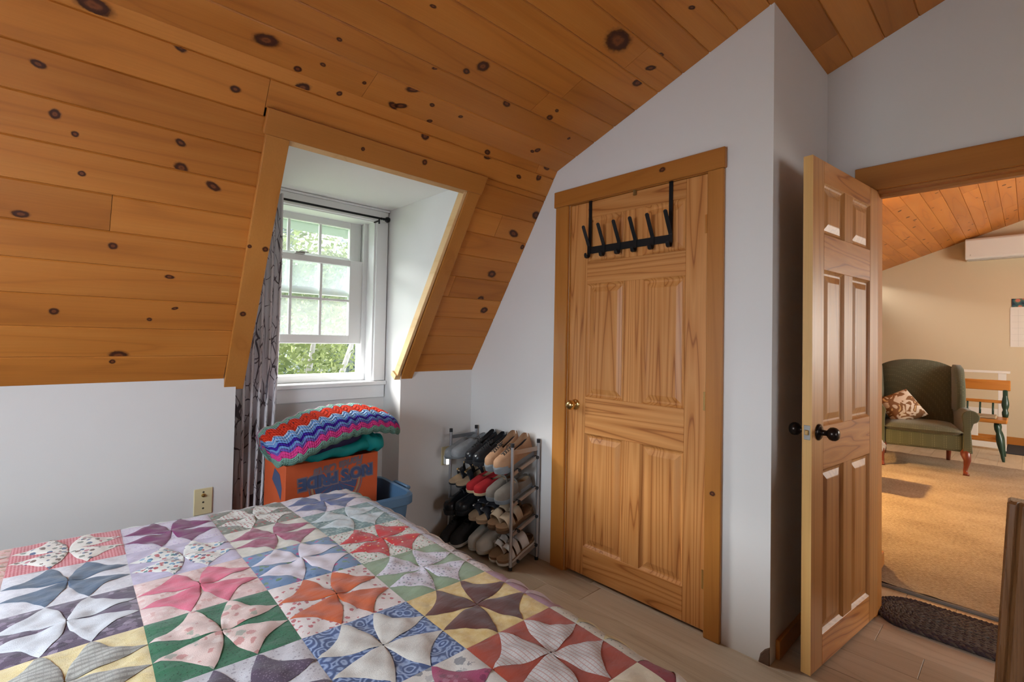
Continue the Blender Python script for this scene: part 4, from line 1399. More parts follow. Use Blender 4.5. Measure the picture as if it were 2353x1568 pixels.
def curtain_mat():
    g = G('branch_print_curtain', 0.85, 0.1)
    u = g.uv()
    s = g.n('SeparateXYZ', None, _0=u)
    p = g.n('CombineXYZ', None, X=g.math('MULTIPLY', s.outputs[0], 1.0), Y=g.math('MULTIPLY', s.outputs[1], 0.40)).outputs[0]
    wv = g.vmath('ADD', p, g.vmath('MULTIPLY', g.n('TexNoise', None, Vector=p, Scale=7.0, Detail=2.0).outputs['Color'], (0.10, 0.10, 0.0)))
    v1 = g.n('TexVoronoi', {'feature': 'DISTANCE_TO_EDGE'}, Vector=wv, Scale=9.0).outputs['Distance']
    v2 = g.n('TexVoronoi', {'feature': 'DISTANCE_TO_EDGE'}, Vector=wv, Scale=26.0).outputs['Distance']
    m = g.noise(p, 6.0, 2)
    a = g.math('LESS_THAN', v1, g.math('MULTIPLY_ADD', m, 0.09, -0.030))
    b_ = g.math('MULTIPLY', g.math('LESS_THAN', v2, 0.030), g.math('GREATER_THAN', m, 0.50))
    k = g.math('MAXIMUM', a, b_)
    c = g.mix(k, lin('#e8e2e5'), lin('#766c72'))
    g.base(c)
    tr = g.n('BsdfTranslucent', None, Color=c)
    mx = g.n('MixShader', None, _0=0.25, _1=g.b.outputs[0], _2=tr.outputs[0])
    g.t.links.new(mx.outputs[0], g.out.inputs[0])
    return g.m


CURT = curtain_mat()
b = MB()
uvs = []
nu, nv = 70, 40
for i in range(nu + 1):
    a = i / nu
    for j in range(nv + 1):
        c_ = j / nv
        z_ = 2.055 - c_ * 1.99
        x0, x1 = 0.675 + 0.020 * c_, 0.885 - 0.055 * c_ + 0.02 * math.sin(PI * c_)
        ph = a * 2 * PI * 5.0 + 0.6 * math.sin(3 * c_)
        x_ = x0 + (x1 - x0) * a + 0.010 * math.sin(ph * 2)
        y_ = 2.782 - 0.02 * c_ + (0.026 + 0.012 * c_) * math.sin(ph)
        b.v.append((x_, y_, z_))
        uvs.append((a * 1.1, c_ * 2.0))
w_ = nv + 1
for i in range(nu):
    for j in range(nv):
        b.f.append((i * w_ + j, i * w_ + j + 1, (i + 1) * w_ + j + 1, (i + 1) * w_ + j))
        b.mi.append(0)
cur = build('curtain', b, CURT, smooth=True, solid=0.002)
tag(cur, 'pale curtain with a grey bare-branch print hanging left of the dormer window', 'curtain')
set_uv(cur, lambda k: uvs[k])
rod = root('curtain_rod', (1.1, 2.79, 2.035), 'thin black curtain rod with a ball finial across the dormer window', 'curtain rod')
build('rod', MB().tube([(0.665, 2.790, 2.035), (1.475, 2.790, 2.035)], 0.0065, 10), BLACK_METAL, rod, smooth=True)
build('finial', MB().lathe([(0.0065, 0), (0.009, 0.004), (0.005, 0.010), (0.009, 0.018), (0.005, 0.024), (0.014, 0.032), (0.019, 0.044), (0.015, 0.056), (0.0, 0.062)], 14, Matrix(((0, 0, 1, 1.475), (0, 1, 0, 2.790), (-1, 0, 0, 2.035), (0, 0, 0, 1)))), BLACK_METAL, rod, smooth=True)
for xx in (1.462, 0.69):
    build('bracket', MB().box((xx - 0.004, 2.786, 2.000), (xx + 0.004, 2.794, 2.030)).box((xx - 0.004, 2.790, 2.015), (xx + 0.004, YDB - 0.0185, 2.023)), BLACK_METAL, rod)

# ------------------------------------------------------------------ shoe rack
RX0, RX1, RY0, RY1 = 1.893, 2.103, 1.990, 2.572
rack = root('shoe_rack', ((RX0 + RX1) / 2, (RY0 + RY1) / 2, 0), 'four-tier metal tube shoe rack in the corner beside the closet door', 'shoe rack')
for (xx, yy) in ((RX0, RY0), (RX1, RY0), (RX0, RY1), (RX1, RY1)):
    p_ = build('post', MB().tube([(xx, yy, 0.012), (xx, yy, 0.690)], 0.0095, 12), STEEL, rack, smooth=False, angle=40)
    build('end_cap', MB().tube([(xx, yy, 0.684), (xx, yy, 0.706)], 0.0108, 12), BLACK_PLASTIC, p_)
    build('foot_cap', MB().tube([(xx, yy, 0.0), (xx, yy, 0.018)], 0.0112, 12), BLACK_PLASTIC, p_)
TIERS = [(0.549, 0.600), (0.373, 0.422), (0.208, 0.256), (0.038, 0.090)]
FX, BX = 1.945, 2.090
BEIGE_BAR = plain('taupe_metal_strip', (0.40, 0.33, 0.28), 0.4, 0.5)
for yy in (RY0, RY1):
    build('top_strip', MB().box((RX0, yy - 0.003, 0.640), (RX1, yy + 0.003, 0.664)), BEIGE_BAR if yy == RY0 else STEEL, rack)
    for (zf, zb) in TIERS:
        sl = (zb - zf) / (BX - FX)
        e0, e1 = RX0, RX1
        b = MB()
        P = [(e0, zf + (e0 - FX) * sl), (e1, zf + (e1 - FX) * sl)]
        b.add([(P[0][0], yy - 0.004, P[0][1] - 0.009), (P[1][0], yy - 0.004, P[1][1] - 0.009), (P[1][0], yy + 0.004, P[1][1] - 0.009), (P[0][0], yy + 0.004, P[0][1] - 0.009),
               (P[0][0], yy - 0.004, P[0][1] + 0.009), (P[1][0], yy - 0.004, P[1][1] + 0.009), (P[1][0], yy + 0.004, P[1][1] + 0.009), (P[0][0], yy + 0.004, P[0][1] + 0.009)],
              [(0, 3, 2, 1), (4, 5, 6, 7), (0, 1, 5, 4), (1, 2, 6, 5), (2, 3, 7, 6), (3, 0, 4, 7)])
        build('tie', b, BEIGE_BAR, rack)
for (zf, zb) in TIERS:
    for (xx, zz) in ((FX, zf), (BX, zb)):
        r_ = build('rail', MB().tube([(xx, RY0 - 0.006, zz), (xx, RY1 + 0.006, zz)], 0.0065, 10), STEEL, rack, angle=40)
        build('rail_cap', MB().tube([(xx, RY0 - 0.012, zz), (xx, RY0 + 0.012, zz)], 0.0098, 10), BLACK_PLASTIC, r_)
        build('rail_cap', MB().tube([(xx, RY1 - 0.012, zz), (xx, RY1 + 0.012, zz)], 0.0098, 10), BLACK_PLASTIC, r_)

# ------------------------------------------------------------------ shoes (local frame: +X to the toe, Z up, heel at x = 0)
OUT = [(0.0, 0.10), (0.015, 0.45), (0.05, 0.66), (0.12, 0.76), (0.25, 0.74), (0.38, 0.70), (0.52, 0.82), (0.66, 0.97), (0.76, 1.0), (0.85, 0.93), (0.92, 0.76), (0.97, 0.50), (0.993, 0.24), (1.0, 0.08)]


def hw(t):
    for (a, p), (b_, q) in zip(OUT[:-1], OUT[1:]):
        if a <= t <= b_:
            return p + (q - p) * (t - a) / (b_ - a)
    return 0.08


TS = [0.0, 0.008, 0.02, 0.05, 0.09, 0.14, 0.2, 0.27, 0.34, 0.40, 0.44, 0.48, 0.53, 0.58, 0.64, 0.70, 0.76, 0.82, 0.87, 0.92, 0.955, 0.98, 0.994, 1.0]


def cen(t, side, Wd):
    return side * Wd * 0.12 * math.sin(max(0, t - 0.3) * 2.2)


def sole_mesh(L, Wd, side, z0, z1, grow=1.0, spring=0.012, heel=0.0):
    def lift(t):
        return spring * max(0, (t - 0.72) / 0.28) ** 2 + heel * max(0, 1 - t / 0.42)
    R = []
    for (z, gx) in ((z0, 0.94), (z0 + 0.25 * (z1 - z0), 1.0), (z1 - 0.1 * (z1 - z0), 1.0), (z1, 0.97)):
        left = [(t * L, cen(t, side, Wd) + hw(t) * Wd / 2 * gx * grow, z + lift(t) * (1 if z > z0 or heel == 0 else 0.0)) for t in TS]
        right = [(t * L, cen(t, side, Wd) - hw(t) * Wd / 2 * gx * grow, z + lift(t) * (1 if z > z0 or heel == 0 else 0.0)) for t in reversed(TS)]
        R.append(list(reversed(left + right)))
    return MB().rings(R)


def upper_mesh(L, Wd, side, zb, toe_h, vamp_h, collar_f, collar_b, t_open, spring=0.012, inner=0.0, backless=False, heel=0.0, dip=0.012):
    """closed upper with a foot opening from the heel to t_open"""
    m = 20
    R = []
    for t in TS:
        w = hw(t) * Wd / 2 * 0.97
        base = zb + spring * max(0, (t - 0.72) / 0.28) ** 2 + heel * max(0, 1 - t / 0.42)
        opening = t < t_open
        if opening:
            k = t / t_open
            hc = collar_b + (collar_f - collar_b) * k ** 1.6 - dip * math.sin(PI * k)
            if backless:
                hc = 0.004 + (collar_f - 0.004) * max(0.0, (k - 0.35) / 0.65) ** 1.3
            if t < 0.02 and not backless:
                hc *= 0.97
        else:
            q = (t - t_open) / (1 - t_open)
            hc = vamp_h * (1 - q) ** 0.9 + toe_h * (1 - (1 - q) ** 0.9)
            if q > 0.72:
                hc *= max(0.02, math.sqrt(max(0.0, 1 - ((q - 0.72) / 0.28) ** 2.2)))
        ring = []
        for j in range(m + 1):
            s = -1 + 2 * j / m
            a = abs(s)
            sg = -1 if s < 0 else 1
            if opening:
                if a > 0.45:
                    f_ = (1 - a) / 0.55
                    y = w * (1 - 0.16 * f_ ** 2)
                    z = hc * f_ ** 0.9
                else:
                    f_ = a / 0.45
                    ow = w * 0.84 - 0.004
                    y = ow * (0.2 + 0.8 * f_) * f_ ** 0.3 if f_ > 0 else 0
                    z = min(hc, 0.006 + (hc - 0.006) * f_ ** 5)
            else:
                th = (1 - a) * PI / 2
                y = w * math.cos(th) ** 0.75
                z = hc * math.sin(th) ** 0.85
            ring.append((t * L, cen(t, side, Wd) + sg * max(y, 0), base + z))
        R.append(ring)
    b = MB()
    vs_ = [p for r_ in R for p in r_]
    n = m + 1
    fs_ = [(i * n + j, (i + 1) * n + j, (i + 1) * n + j + 1, i * n + j + 1) for i in range(len(R) - 1) for j in range(m)]
    b.add(vs_, fs_)
    for q, (i, j) in enumerate((i, j) for i in range(len(R) - 1) for j in range(m)):
        if TS[i + 1] <= t_open + 0.04 and 0.285 * m < j + 0.5 < 0.715 * m:
            b.mi[q] = 1                    # lining inside the foot opening
    return b


def strap_mesh(L, Wd, side, t0, t1, zb, h, skew=0.0, lift=0.0, n=16, heel=0.0):
    def f(a, c):
        th = PI * a
        t = t0 + (t1 - t0) * c + skew * math.cos(th) * 0.5
        w = hw(min(0.99, max(0.01, t))) * Wd / 2 * 1.0
        hh = h * (1 - 0.25 * c)
        lf = heel * max(0, 1 - t / 0.42)
        return (t * L, cen(t, side, Wd) + w * math.copysign(abs(math.cos(th)) ** 0.7, math.cos(th)), zb + lf + hh * math.sin(th) ** 0.8 - 0.006 * (1 - math.sin(th)))
    return MB().grid(f, n, 4)


def shoe_root(name, label, group):
    return root(name, (0, 0, 0), label, 'shoe', group)


def place(r, tier, y, tip=0.0, x=None, yaw=0.0, dz=0.0, rollx=0.0, tilt=None):
    """lay a shoe on a tier: toe towards -X, resting on the two rails"""
    zf, zb = TIERS[tier]
    sl = (zb - zf) / (BX - FX) if tilt is None else tilt
    ang = math.atan(sl)
    xh = (2.108 if x is None else x)
    zh = zb + (xh - BX) * ((zb - zf) / (BX - FX)) + 0.0068 + dz
    Rm = Matrix.Rotation(PI + yaw, 4, 'Z') @ Matrix.Rotation(rollx, 4, 'X')
    r.matrix_world = Matrix.Translation((xh, y, zh)) @ Matrix.Rotation(-ang, 4, 'Y') @ Rm
    return r


def leather(name, c, rough=0.45, bump=0.25, bs=90):
    return plain(name, c, rough, var=0.22, bump=bump, bscale=bs)


def closed_shoe(name, label, group, side, um, sm, lm=None, L=0.275, Wd=0.096, sole=(0.0, 0.024), toe_h=0.045, vamp=0.075, cf=0.080, cb=0.075, t_open=0.46, lace=None, backless=False, cap=None, spring=0.012, lining=None, straps=0, heel=0.0, dip=0.012):
    r = shoe_root(name, label, group)
    build('sole', sole_mesh(L, Wd, side, sole[0], sole[1], 1.03, spring, heel), sm, r, angle=50)
    up = build('upper', upper_mesh(L * 0.985, Wd, side, sole[1] - 0.004, toe_h, vamp, cf, cb, t_open, spring, backless=backless, heel=heel, dip=dip), [um, lm or um], r, smooth=True)
    zi = sole[1]
    if lm:
        def f(a, c):
            t = 0.03 + (t_open - 0.05) * a
            w = hw(t) * Wd / 2 * 0.80
            return (t * L, cen(t, side, Wd) + w * (2 * c - 1), zi + 0.004 + heel * max(0, 1 - t / 0.42))
        build('insole', MB().grid(f, 8, 6), lm, r, smooth=True)
    if cap:
        def g_(a, c):
            t = 0.80 + 0.199 * a
            w = hw(t) * Wd / 2 * 1.035
            th = PI * c
            return (t * L, cen(t, side, Wd) + w * math.cos(th), sole[1] - 0.005 + spring * max(0, (t - 0.72) / 0.28) ** 2 + 0.026 * math.sin(th) ** 0.6 * (1 - a ** 6) + 0.004)
        build('toe_cap', MB().grid(g_, 10, 16), cap, r, smooth=True)
    if lace:
        b = MB()
        for q in range(5):
            t = t_open - 0.06 + 0.058 * q
            kq = (t - t_open) / (1 - t_open)
            hz = (vamp * (1 - max(0, kq)) ** 0.9 + toe_h * (1 - (1 - max(0, kq)) ** 0.9)) if kq > 0 else cf
            zc = sole[1] - 0.004 + hz + 0.002
            wy = 0.017
            b.tube([(t * L, cen(t, side, Wd) - wy, zc - 0.007), (t * L + 0.006, cen(t, side, Wd), zc + 0.002), (t * L + 0.012, cen(t, side, Wd) + wy, zc - 0.007)], 0.0022, 6)
            b.tube([(t * L, cen(t, side, Wd) + wy, zc - 0.007), (t * L + 0.006, cen(t, side, Wd), zc + 0.0025), (t * L + 0.012, cen(t, side, Wd) - wy, zc - 0.007)], 0.0022, 6)
        t = t_open - 0.03
        zc = sole[1] + cf
        for sg in (-1, 1):
            b.tube([(t * L, cen(t, side, Wd), zc), (t * L - 0.01, sg * 0.018, zc + 0.014), (t * L + 0.012, sg * 0.030, zc + 0.004), (t * L + 0.006, sg * 0.006, zc)], 0.0018, 6)
        build('lace', b, lace, r, smooth=True)
    for q in range(straps):
        t = 0.40 + 0.10 * q
        build('strap', strap_mesh(L, Wd, side, t, t + 0.055, sole[1] - 0.002, vamp + 0.006 - 0.018 * q, 0.04, heel=heel), um, r, smooth=True, solid=0.003)
    return r


def sandal(label, group, side, sm, fm, um, straps, L=0.265, Wd=0.098, thick=0.030, buckle=None, heelcup=True, name='sandal', heel=0.0, backstrap=False):
    r = shoe_root(name, label, group)
    build('sole', sole_mesh(L, Wd, side, 0.0, thick * 0.45, 1.02, 0.010, heel), sm, r, angle=50)
    build('footbed', sole_mesh(L * 0.985, Wd * 0.985, side, thick * 0.45, thick, 1.0, 0.010, heel), fm, r, angle=50)
    if heelcup:
        def f(a, c):
            th = PI * (0.5 + a)
            return (L * (0.115 + 0.112 * math.cos(th)), Wd * 0.36 * math.sin(th), thick + heel - 0.003 + 0.014 * c)
        build('heel_cup', MB().grid(f, 18, 2), fm, r, smooth=True, solid=0.005)
    for (t0, t1, h, sk) in straps:
        st = build('strap', strap_mesh(L, Wd, side, t0, t1, thick, h, sk, heel=heel), um, r, smooth=True, solid=0.0035)
        if buckle:
            tm = (t0 + t1) / 2
            w = hw(tm) * Wd / 2
            for sg in (-1,):
                b = MB().cbox((tm * L - 0.010, cen(tm, side, Wd) + sg * w * 0.80 - 0.006, thick + h * 0.62), (tm * L + 0.010, cen(tm, side, Wd) + sg * w * 0.80 + 0.006, thick + h * 0.62 + 0.012), 0.003)
                build('buckle', b, buckle, r)
    if backstrap:
        def f2(a, c):
            th = PI * (0.5 + a)
            return (L * (0.20 + 0.195 * math.cos(th)), Wd * 0.40 * math.sin(th), thick + heel + 0.035 + 0.016 * c)
        build('back_strap', MB().grid(f2, 18, 3), um, r, smooth=True, solid=0.003)
    return r


GREY_FELT = plain('grey_heathered_wool', (0.22, 0.23, 0.24), 0.95, var=0.55, bump=0.6, bscale=140)
GREY_RUB = plain('grey_rubber', (0.16, 0.17, 0.18), 0.7)
BLK_LEA = leather('black_shiny_leather', (0.016, 0.017, 0.020), 0.25, 0.35, 60)
BLK_SUE = plain('black_suede', (0.030, 0.028, 0.028), 0.85, var=0.3, bump=0.4, bscale=200)
BLK_RUB = plain('black_rubber', (0.02, 0.02, 0.022), 0.6)
TAN_LEA = leather('tan_nubuck', (0.34, 0.190, 0.105), 0.75, 0.3, 120)
TAN_SOLE = plain('tan_insole_leather', (0.42, 0.29, 0.18), 0.6, var=0.15)
RED_CAN = plain('red_canvas', (0.40, 0.018, 0.022), 0.9, var=0.12, bump=0.5, bscale=400)
JUTE = plain('cream_jute_sole', (0.55, 0.42, 0.26), 0.85, var=0.2, bump=0.5, bscale=300)
GREY_SUE = plain('grey_taupe_suede', (0.170, 0.145, 0.120), 0.9, var=0.3, bump=0.3, bscale=200)
WHT_LEA = leather('off_white_leather', (0.52, 0.49, 0.43), 0.55, 0.15)
CORK = plain('brown_cork_footbed', (0.185, 0.100, 0.050), 0.8, var=0.4, bump=0.4, bscale=160)
CORK_D = plain('dark_brown_sole', (0.10, 0.055, 0.030), 0.8, var=0.3)
BEI_STR = leather('beige_strap', (0.42, 0.31, 0.21), 0.55, 0.1)
WHT_STR = leather('white_strap', (0.66, 0.63, 0.60), 0.45, 0.08)
GOLD = plain('gold_buckle', (0.60, 0.36, 0.14), 0.35, 0.8)
SILVER = plain('silver_buckle', (0.55, 0.54, 0.52), 0.35, 0.8)
NAV_LEA = leather('navy_black_leather', (0.020, 0.020, 0.026), 0.35, 0.3)
FLEECE = plain('dark_lining_fleece', (0.035, 0.028, 0.028), 0.95, var=0.4)
LACE_D = plain('dark_lace', (0.035, 0.033, 0.032), 0.8)
WN, CN = 'nearer the window wall', 'nearer the closet door'
gp = 'shoes on the rack'
# top tier
place(closed_shoe('slipper', 'grey wool slipper on the top tier, ' + WN, gp, 1, GREY_FELT, GREY_RUB, GREY_FELT, L=0.285, Wd=0.10, toe_h=0.05, vamp=0.062, cf=0.058, cb=0.050, t_open=0.40, sole=(0, 0.014)), 0, 2.545, x=2.10)
place(closed_shoe('slipper', 'grey wool slipper on the top tier, ' + CN, gp, -1, GREY_FELT, GREY_RUB, GREY_FELT, L=0.285, Wd=0.104, toe_h=0.05, vamp=0.064, cf=0.058, cb=0.050, t_open=0.40, sole=(0, 0.014)), 0, 2.455, x=2.105, dz=0.012)
place(closed_shoe('laced_shoe', 'shiny black leather shoe on the top tier, ' + WN, gp, 1, BLK_LEA, BLK_RUB, FLEECE, L=0.275, Wd=0.098, vamp=0.076, cf=0.078, cb=0.098, t_open=0.50, dip=0.014, lace=LACE_D), 0, 2.350)
place(closed_shoe('laced_shoe', 'shiny black leather shoe on the top tier, ' + CN, gp, -1, BLK_LEA, BLK_RUB, FLEECE, L=0.275, Wd=0.098, vamp=0.076, cf=0.078, cb=0.098, t_open=0.50, dip=0.014, lace=LACE_D), 0, 2.252)
place(closed_shoe('hiking_shoe', 'tan laced hiking shoe with grey toe bumper on the top tier, ' + WN, gp, 1, TAN_LEA, GREY_RUB, FLEECE, L=0.285, Wd=0.104, vamp=0.084, cf=0.084, cb=0.122, t_open=0.52, dip=0.018, toe_h=0.054, lace=LACE_D, cap=GREY_RUB, sole=(0, 0.028)), 0, 2.150)
place(closed_shoe('hiking_shoe', 'tan laced hiking shoe with grey toe bumper on the top tier, ' + CN, gp, -1, TAN_LEA, GREY_RUB, FLEECE, L=0.285, Wd=0.104, vamp=0.084, cf=0.084, cb=0.122, t_open=0.52, dip=0.018, toe_h=0.054, lace=LACE_D, cap=GREY_RUB, sole=(0, 0.028)), 0, 2.048)
# second tier
place(sandal('black sandal with gold chain strap on the second tier, ' + WN, gp, 1, BLK_RUB, TAN_SOLE, BLK_LEA, [(0.50, 0.66, 0.045, 0.1), (0.30, 0.38, 0.075, -0.1)], L=0.26, Wd=0.09, thick=0.020, buckle=GOLD, heelcup=False, backstrap=True), 1, 2.535)
place(sandal('black sandal with gold chain strap on the second tier, ' + CN, gp, -1, BLK_RUB, TAN_SOLE, BLK_LEA, [(0.50, 0.66, 0.045, 0.1), (0.30, 0.38, 0.075, -0.1)], L=0.26, Wd=0.092, thick=0.020, buckle=GOLD, heelcup=False, backstrap=True), 1, 2.440)
place(closed_shoe('espadrille', 'red canvas slip-on on the second tier, ' + WN, gp, 1, RED_CAN, JUTE, TAN_SOLE, L=0.262, Wd=0.096, vamp=0.052, toe_h=0.044, cf=0.050, cb=0.046, t_open=0.52, sole=(0, 0.016)), 1, 2.340, x=2.10)
place(closed_shoe('espadrille', 'red canvas slip-on on the second tier, ' + CN, gp, -1, RED_CAN, JUTE, TAN_SOLE, L=0.262, Wd=0.096, vamp=0.052, toe_h=0.044, cf=0.050, cb=0.046, t_open=0.52, sole=(0, 0.016)), 1, 2.245, x=2.10)
place(closed_shoe('clog', 'grey suede clog on the second tier, ' + WN, gp, 1, GREY_SUE, GREY_RUB, TAN_SOLE, L=0.265, Wd=0.10, vamp=0.066, toe_h=0.050, cf=0.064, cb=0.050, t_open=0.44, straps=1), 1, 2.148, x=2.10)
place(closed_shoe('clog', 'grey suede clog on the second tier, ' + CN, gp, -1, GREY_SUE, GREY_RUB, TAN_SOLE, L=0.265, Wd=0.10, vamp=0.066, toe_h=0.050, cf=0.064, cb=0.050, t_open=0.44, straps=1), 1, 2.050, x=2.10)
# third tier
place(closed_shoe('strap_shoe', 'black leather strap shoe on the third tier, ' + WN, gp, 1, BLK_LEA, BLK_RUB, FLEECE, L=0.285, Wd=0.102, vamp=0.066, toe_h=0.055, cf=0.070, cb=0.070, t_open=0.42, straps=2, sole=(0, 0.030)), 2, 2.520, x=2.09)
place(closed_shoe('strap_shoe', 'black leather strap shoe on the third tier, ' + CN, gp, -1, BLK_LEA, BLK_RUB, FLEECE, L=0.280, Wd=0.100, vamp=0.066, toe_h=0.055, cf=0.070, cb=0.070, t_open=0.42, straps=2, sole=(0, 0.030)), 2, 2.418, x=2.115)
place(sandal('dark strappy sandal with tan footbed on the third tier, ' + WN, gp, 1, TAN_SOLE, TAN_SOLE, NAV_LEA, [(0.62, 0.78, 0.040, 0.1), (0.46, 0.60, 0.055, -0.15), (0.28, 0.38, 0.070, 0.1)], L=0.262, Wd=0.094, thick=0.026, buckle=SILVER, heelcup=False), 2, 2.322)
place(sandal('dark strappy sandal with tan footbed on the third tier, ' + CN, gp, -1, TAN_SOLE, TAN_SOLE, NAV_LEA, [(0.62, 0.78, 0.040, 0.1), (0.46, 0.60, 0.055, -0.15), (0.28, 0.38, 0.070, 0.1)], L=0.262, Wd=0.094, thick=0.026, buckle=SILVER, heelcup=False), 2, 2.228)
place(sandal('beige two-strap sandal with cork footbed on the third tier, ' + WN, gp, 1, CORK_D, CORK, BEI_STR, [(0.60, 0.80, 0.050, 0.05), (0.36, 0.54, 0.062, 0.0)], L=0.265, Wd=0.100, thick=0.034, buckle=BEI_STR), 2, 2.138)
place(sandal('beige two-strap sandal with cork footbed on the third tier, ' + CN, gp, -1, CORK_D, CORK, BEI_STR, [(0.60, 0.80, 0.050, 0.05), (0.36, 0.54, 0.062, 0.0)], L=0.265, Wd=0.100, thick=0.034, buckle=BEI_STR), 2, 2.044)
# bottom tier
place(closed_shoe('sneaker', 'black suede sneaker with loose laces on the bottom tier, ' + WN, gp, 1, BLK_SUE, WHT_LEA, FLEECE, L=0.280, Wd=0.100, vamp=0.090, cf=0.096, cb=0.080, lace=LACE_D, sole=(0, 0.018)), 3, 2.525, x=2.06, tilt=0.36)
place(closed_shoe('sneaker', 'black suede sneaker with loose laces on the bottom tier, ' + CN, gp, -1, BLK_SUE, WHT_LEA, FLEECE, L=0.280, Wd=0.104, vamp=0.090, cf=0.096, cb=0.080, lace=LACE_D, sole=(0, 0.018)), 3, 2.420, x=2.08)
place(closed_shoe('walking_shoe', 'off-white leather walking shoe on the bottom tier, ' + WN, gp, 1, WHT_LEA, WHT_LEA, TAN_SOLE, L=0.268, Wd=0.096, vamp=0.078, toe_h=0.055, cf=0.080, cb=0.072, sole=(0, 0.022)), 3, 2.312)
place(closed_shoe('walking_shoe', 'off-white leather walking shoe on the bottom tier, ' + CN, gp, -1, WHT_LEA, WHT_LEA, TAN_SOLE, L=0.268, Wd=0.098, vamp=0.078, toe_h=0.055, cf=0.080, cb=0.072, sole=(0, 0.022)), 3, 2.212)
place(sandal('white buckled clog sandal with cork footbed on the bottom tier, ' + WN, gp, 1, WHT_LEA, CORK, WHT_STR, [(0.62, 0.72, 0.052, 0.08), (0.46, 0.58, 0.062, 0.05), (0.22, 0.42, 0.070, 0.0)], L=0.270, Wd=0.100, thick=0.030, buckle=SILVER), 3, 2.118)
place(sandal('white buckled clog sandal with cork footbed on the bottom tier, ' + CN, gp, -1, WHT_LEA, CORK, WHT_STR, [(0.62, 0.72, 0.052, 0.08), (0.46, 0.58, 0.062, 0.05), (0.22, 0.42, 0.070, 0.0)], L=0.270, Wd=0.100, thick=0.030, buckle=SILVER), 3, 2.030)

# ------------------------------------------------------------------ living room: carpet, braided rug
g = G('shag_carpet', 0.95, 0.05)
o_ = g.obj()
c_ = g.ramp(g.math('ADD', g.math('MULTIPLY', g.noise(g.vmath('MULTIPLY', o_, (3, 2, 3)), 1.0, 4), 0.5), g.math('MULTIPLY', g.noise(o_, 60, 3), 0.5)), [(0.34, (0.30, 0.215, 0.145)), (0.55, (0.46, 0.35, 0.245)), (0.75, (0.56, 0.45, 0.33))])
g.base(c_)
g.bump(g.noise(g.vmath('MULTIPLY', o_, (1.0, 0.6, 1.0)), 110, 3, 0.7), 1.0, 0.02)
SHAG = g.m
rug = root('area_rug', (5.4, 0.0, 0.0), 'large beige shaggy carpet on the living room floor', 'rug')
rp = random.Random(8)
build('pile', MB().grid(lambda a, c: (3.30 + 4.20 * a, -2.2 + 4.4 * c, 0.016 + 0.006 * rp.random()), 120, 120), SHAG, rug, smooth=True)
build('edge_binding', MB().cbox((3.285, -2.2, 0.0), (3.305, 2.2, 0.016), 0.004).cbox((7.495, -2.2, 0.0), (7.515, 2.2, 0.016), 0.004).box((3.30, -2.205, 0.0), (7.5, -2.195, 0.016)).box((3.30, 2.195, 0.0), (7.5, 2.205, 0.016)), plain('grey_rug_binding', (0.20, 0.19, 0.18), 0.8), rug)

BRAID = [plain('braid_plum', (0.060, 0.038, 0.042), 0.9, var=0.4), plain('braid_brown', (0.10, 0.072, 0.058), 0.9, var=0.4), plain('braid_grey', (0.15, 0.12, 0.10), 0.9, var=0.4)]
rcx, rcy = 3.03, -0.06
brug = root('braided_rug', (rcx, rcy, 0.0), 'dark brown and plum oval braided rug in the doorway', 'rug')
for q in range(9):
    off = 0.012 + q * 0.021
    hx_, hy_ = 0.175 - off + 0.0, 0.600 - off
    if hx_ < 0.008:
        break
    b = MB()
    for strand in range(3):
        pts = []
        st = hy_ - hx_
        per = 4 * st + 2 * PI * hx_
        N = int(per / 0.008)
        for i in range(N):
            d = per * i / N
            if d < 2 * st:
                p = (rcx + hx_, rcy - st + d, 1, 0)
            elif d < 2 * st + PI * hx_:
                a = (d - 2 * st) / hx_
                p = (rcx + hx_ * math.cos(a), rcy + st + hx_ * math.sin(a), math.cos(a), math.sin(a))
            elif d < 4 * st + PI * hx_:
                p = (rcx - hx_, rcy + st - (d - 2 * st - PI * hx_), -1, 0)
            else:
                a = PI + (d - 4 * st - PI * hx_) / hx_
                p = (rcx + hx_ * math.cos(a), rcy - st + hx_ * math.sin(a), math.cos(a), math.sin(a))
            ph = d / per * round(per / 0.055) * 2 * PI + strand * 2 * PI / 3
            w = 0.0062 * math.sin(ph)
            h = 0.012 + 0.0045 * math.sin(2 * ph)
            pts.append((p[0] + p[2] * w, p[1] + p[3] * w, h))
        pts.append(pts[0])
        b.tube(pts, 0.0062, 5, mi=(strand + (0 if q % 3 else 0)) % 3)
    if q < 2:
        mm = [BRAID[0], BRAID[0], BRAID[1]]
    elif q % 3 == 0:
        mm = [BRAID[1], BRAID[2], BRAID[0]]
    else:
        mm = [BRAID[1], BRAID[2], BRAID[1]]
    build('braid', b, mm, brug, smooth=True)
build('rug_base', MB().rings([[(rcx + max(-0.16, min(0.16, 0.16 * math.cos(2 * PI * i / 40) * 1.15)), rcy + (0.42 if math.sin(2 * PI * i / 40) > 0 else -0.42) + 0.16 * math.sin(2 * PI * i / 40), z) for i in range(40)] for z in (0.0, 0.006)]), BRAID[0], brug)

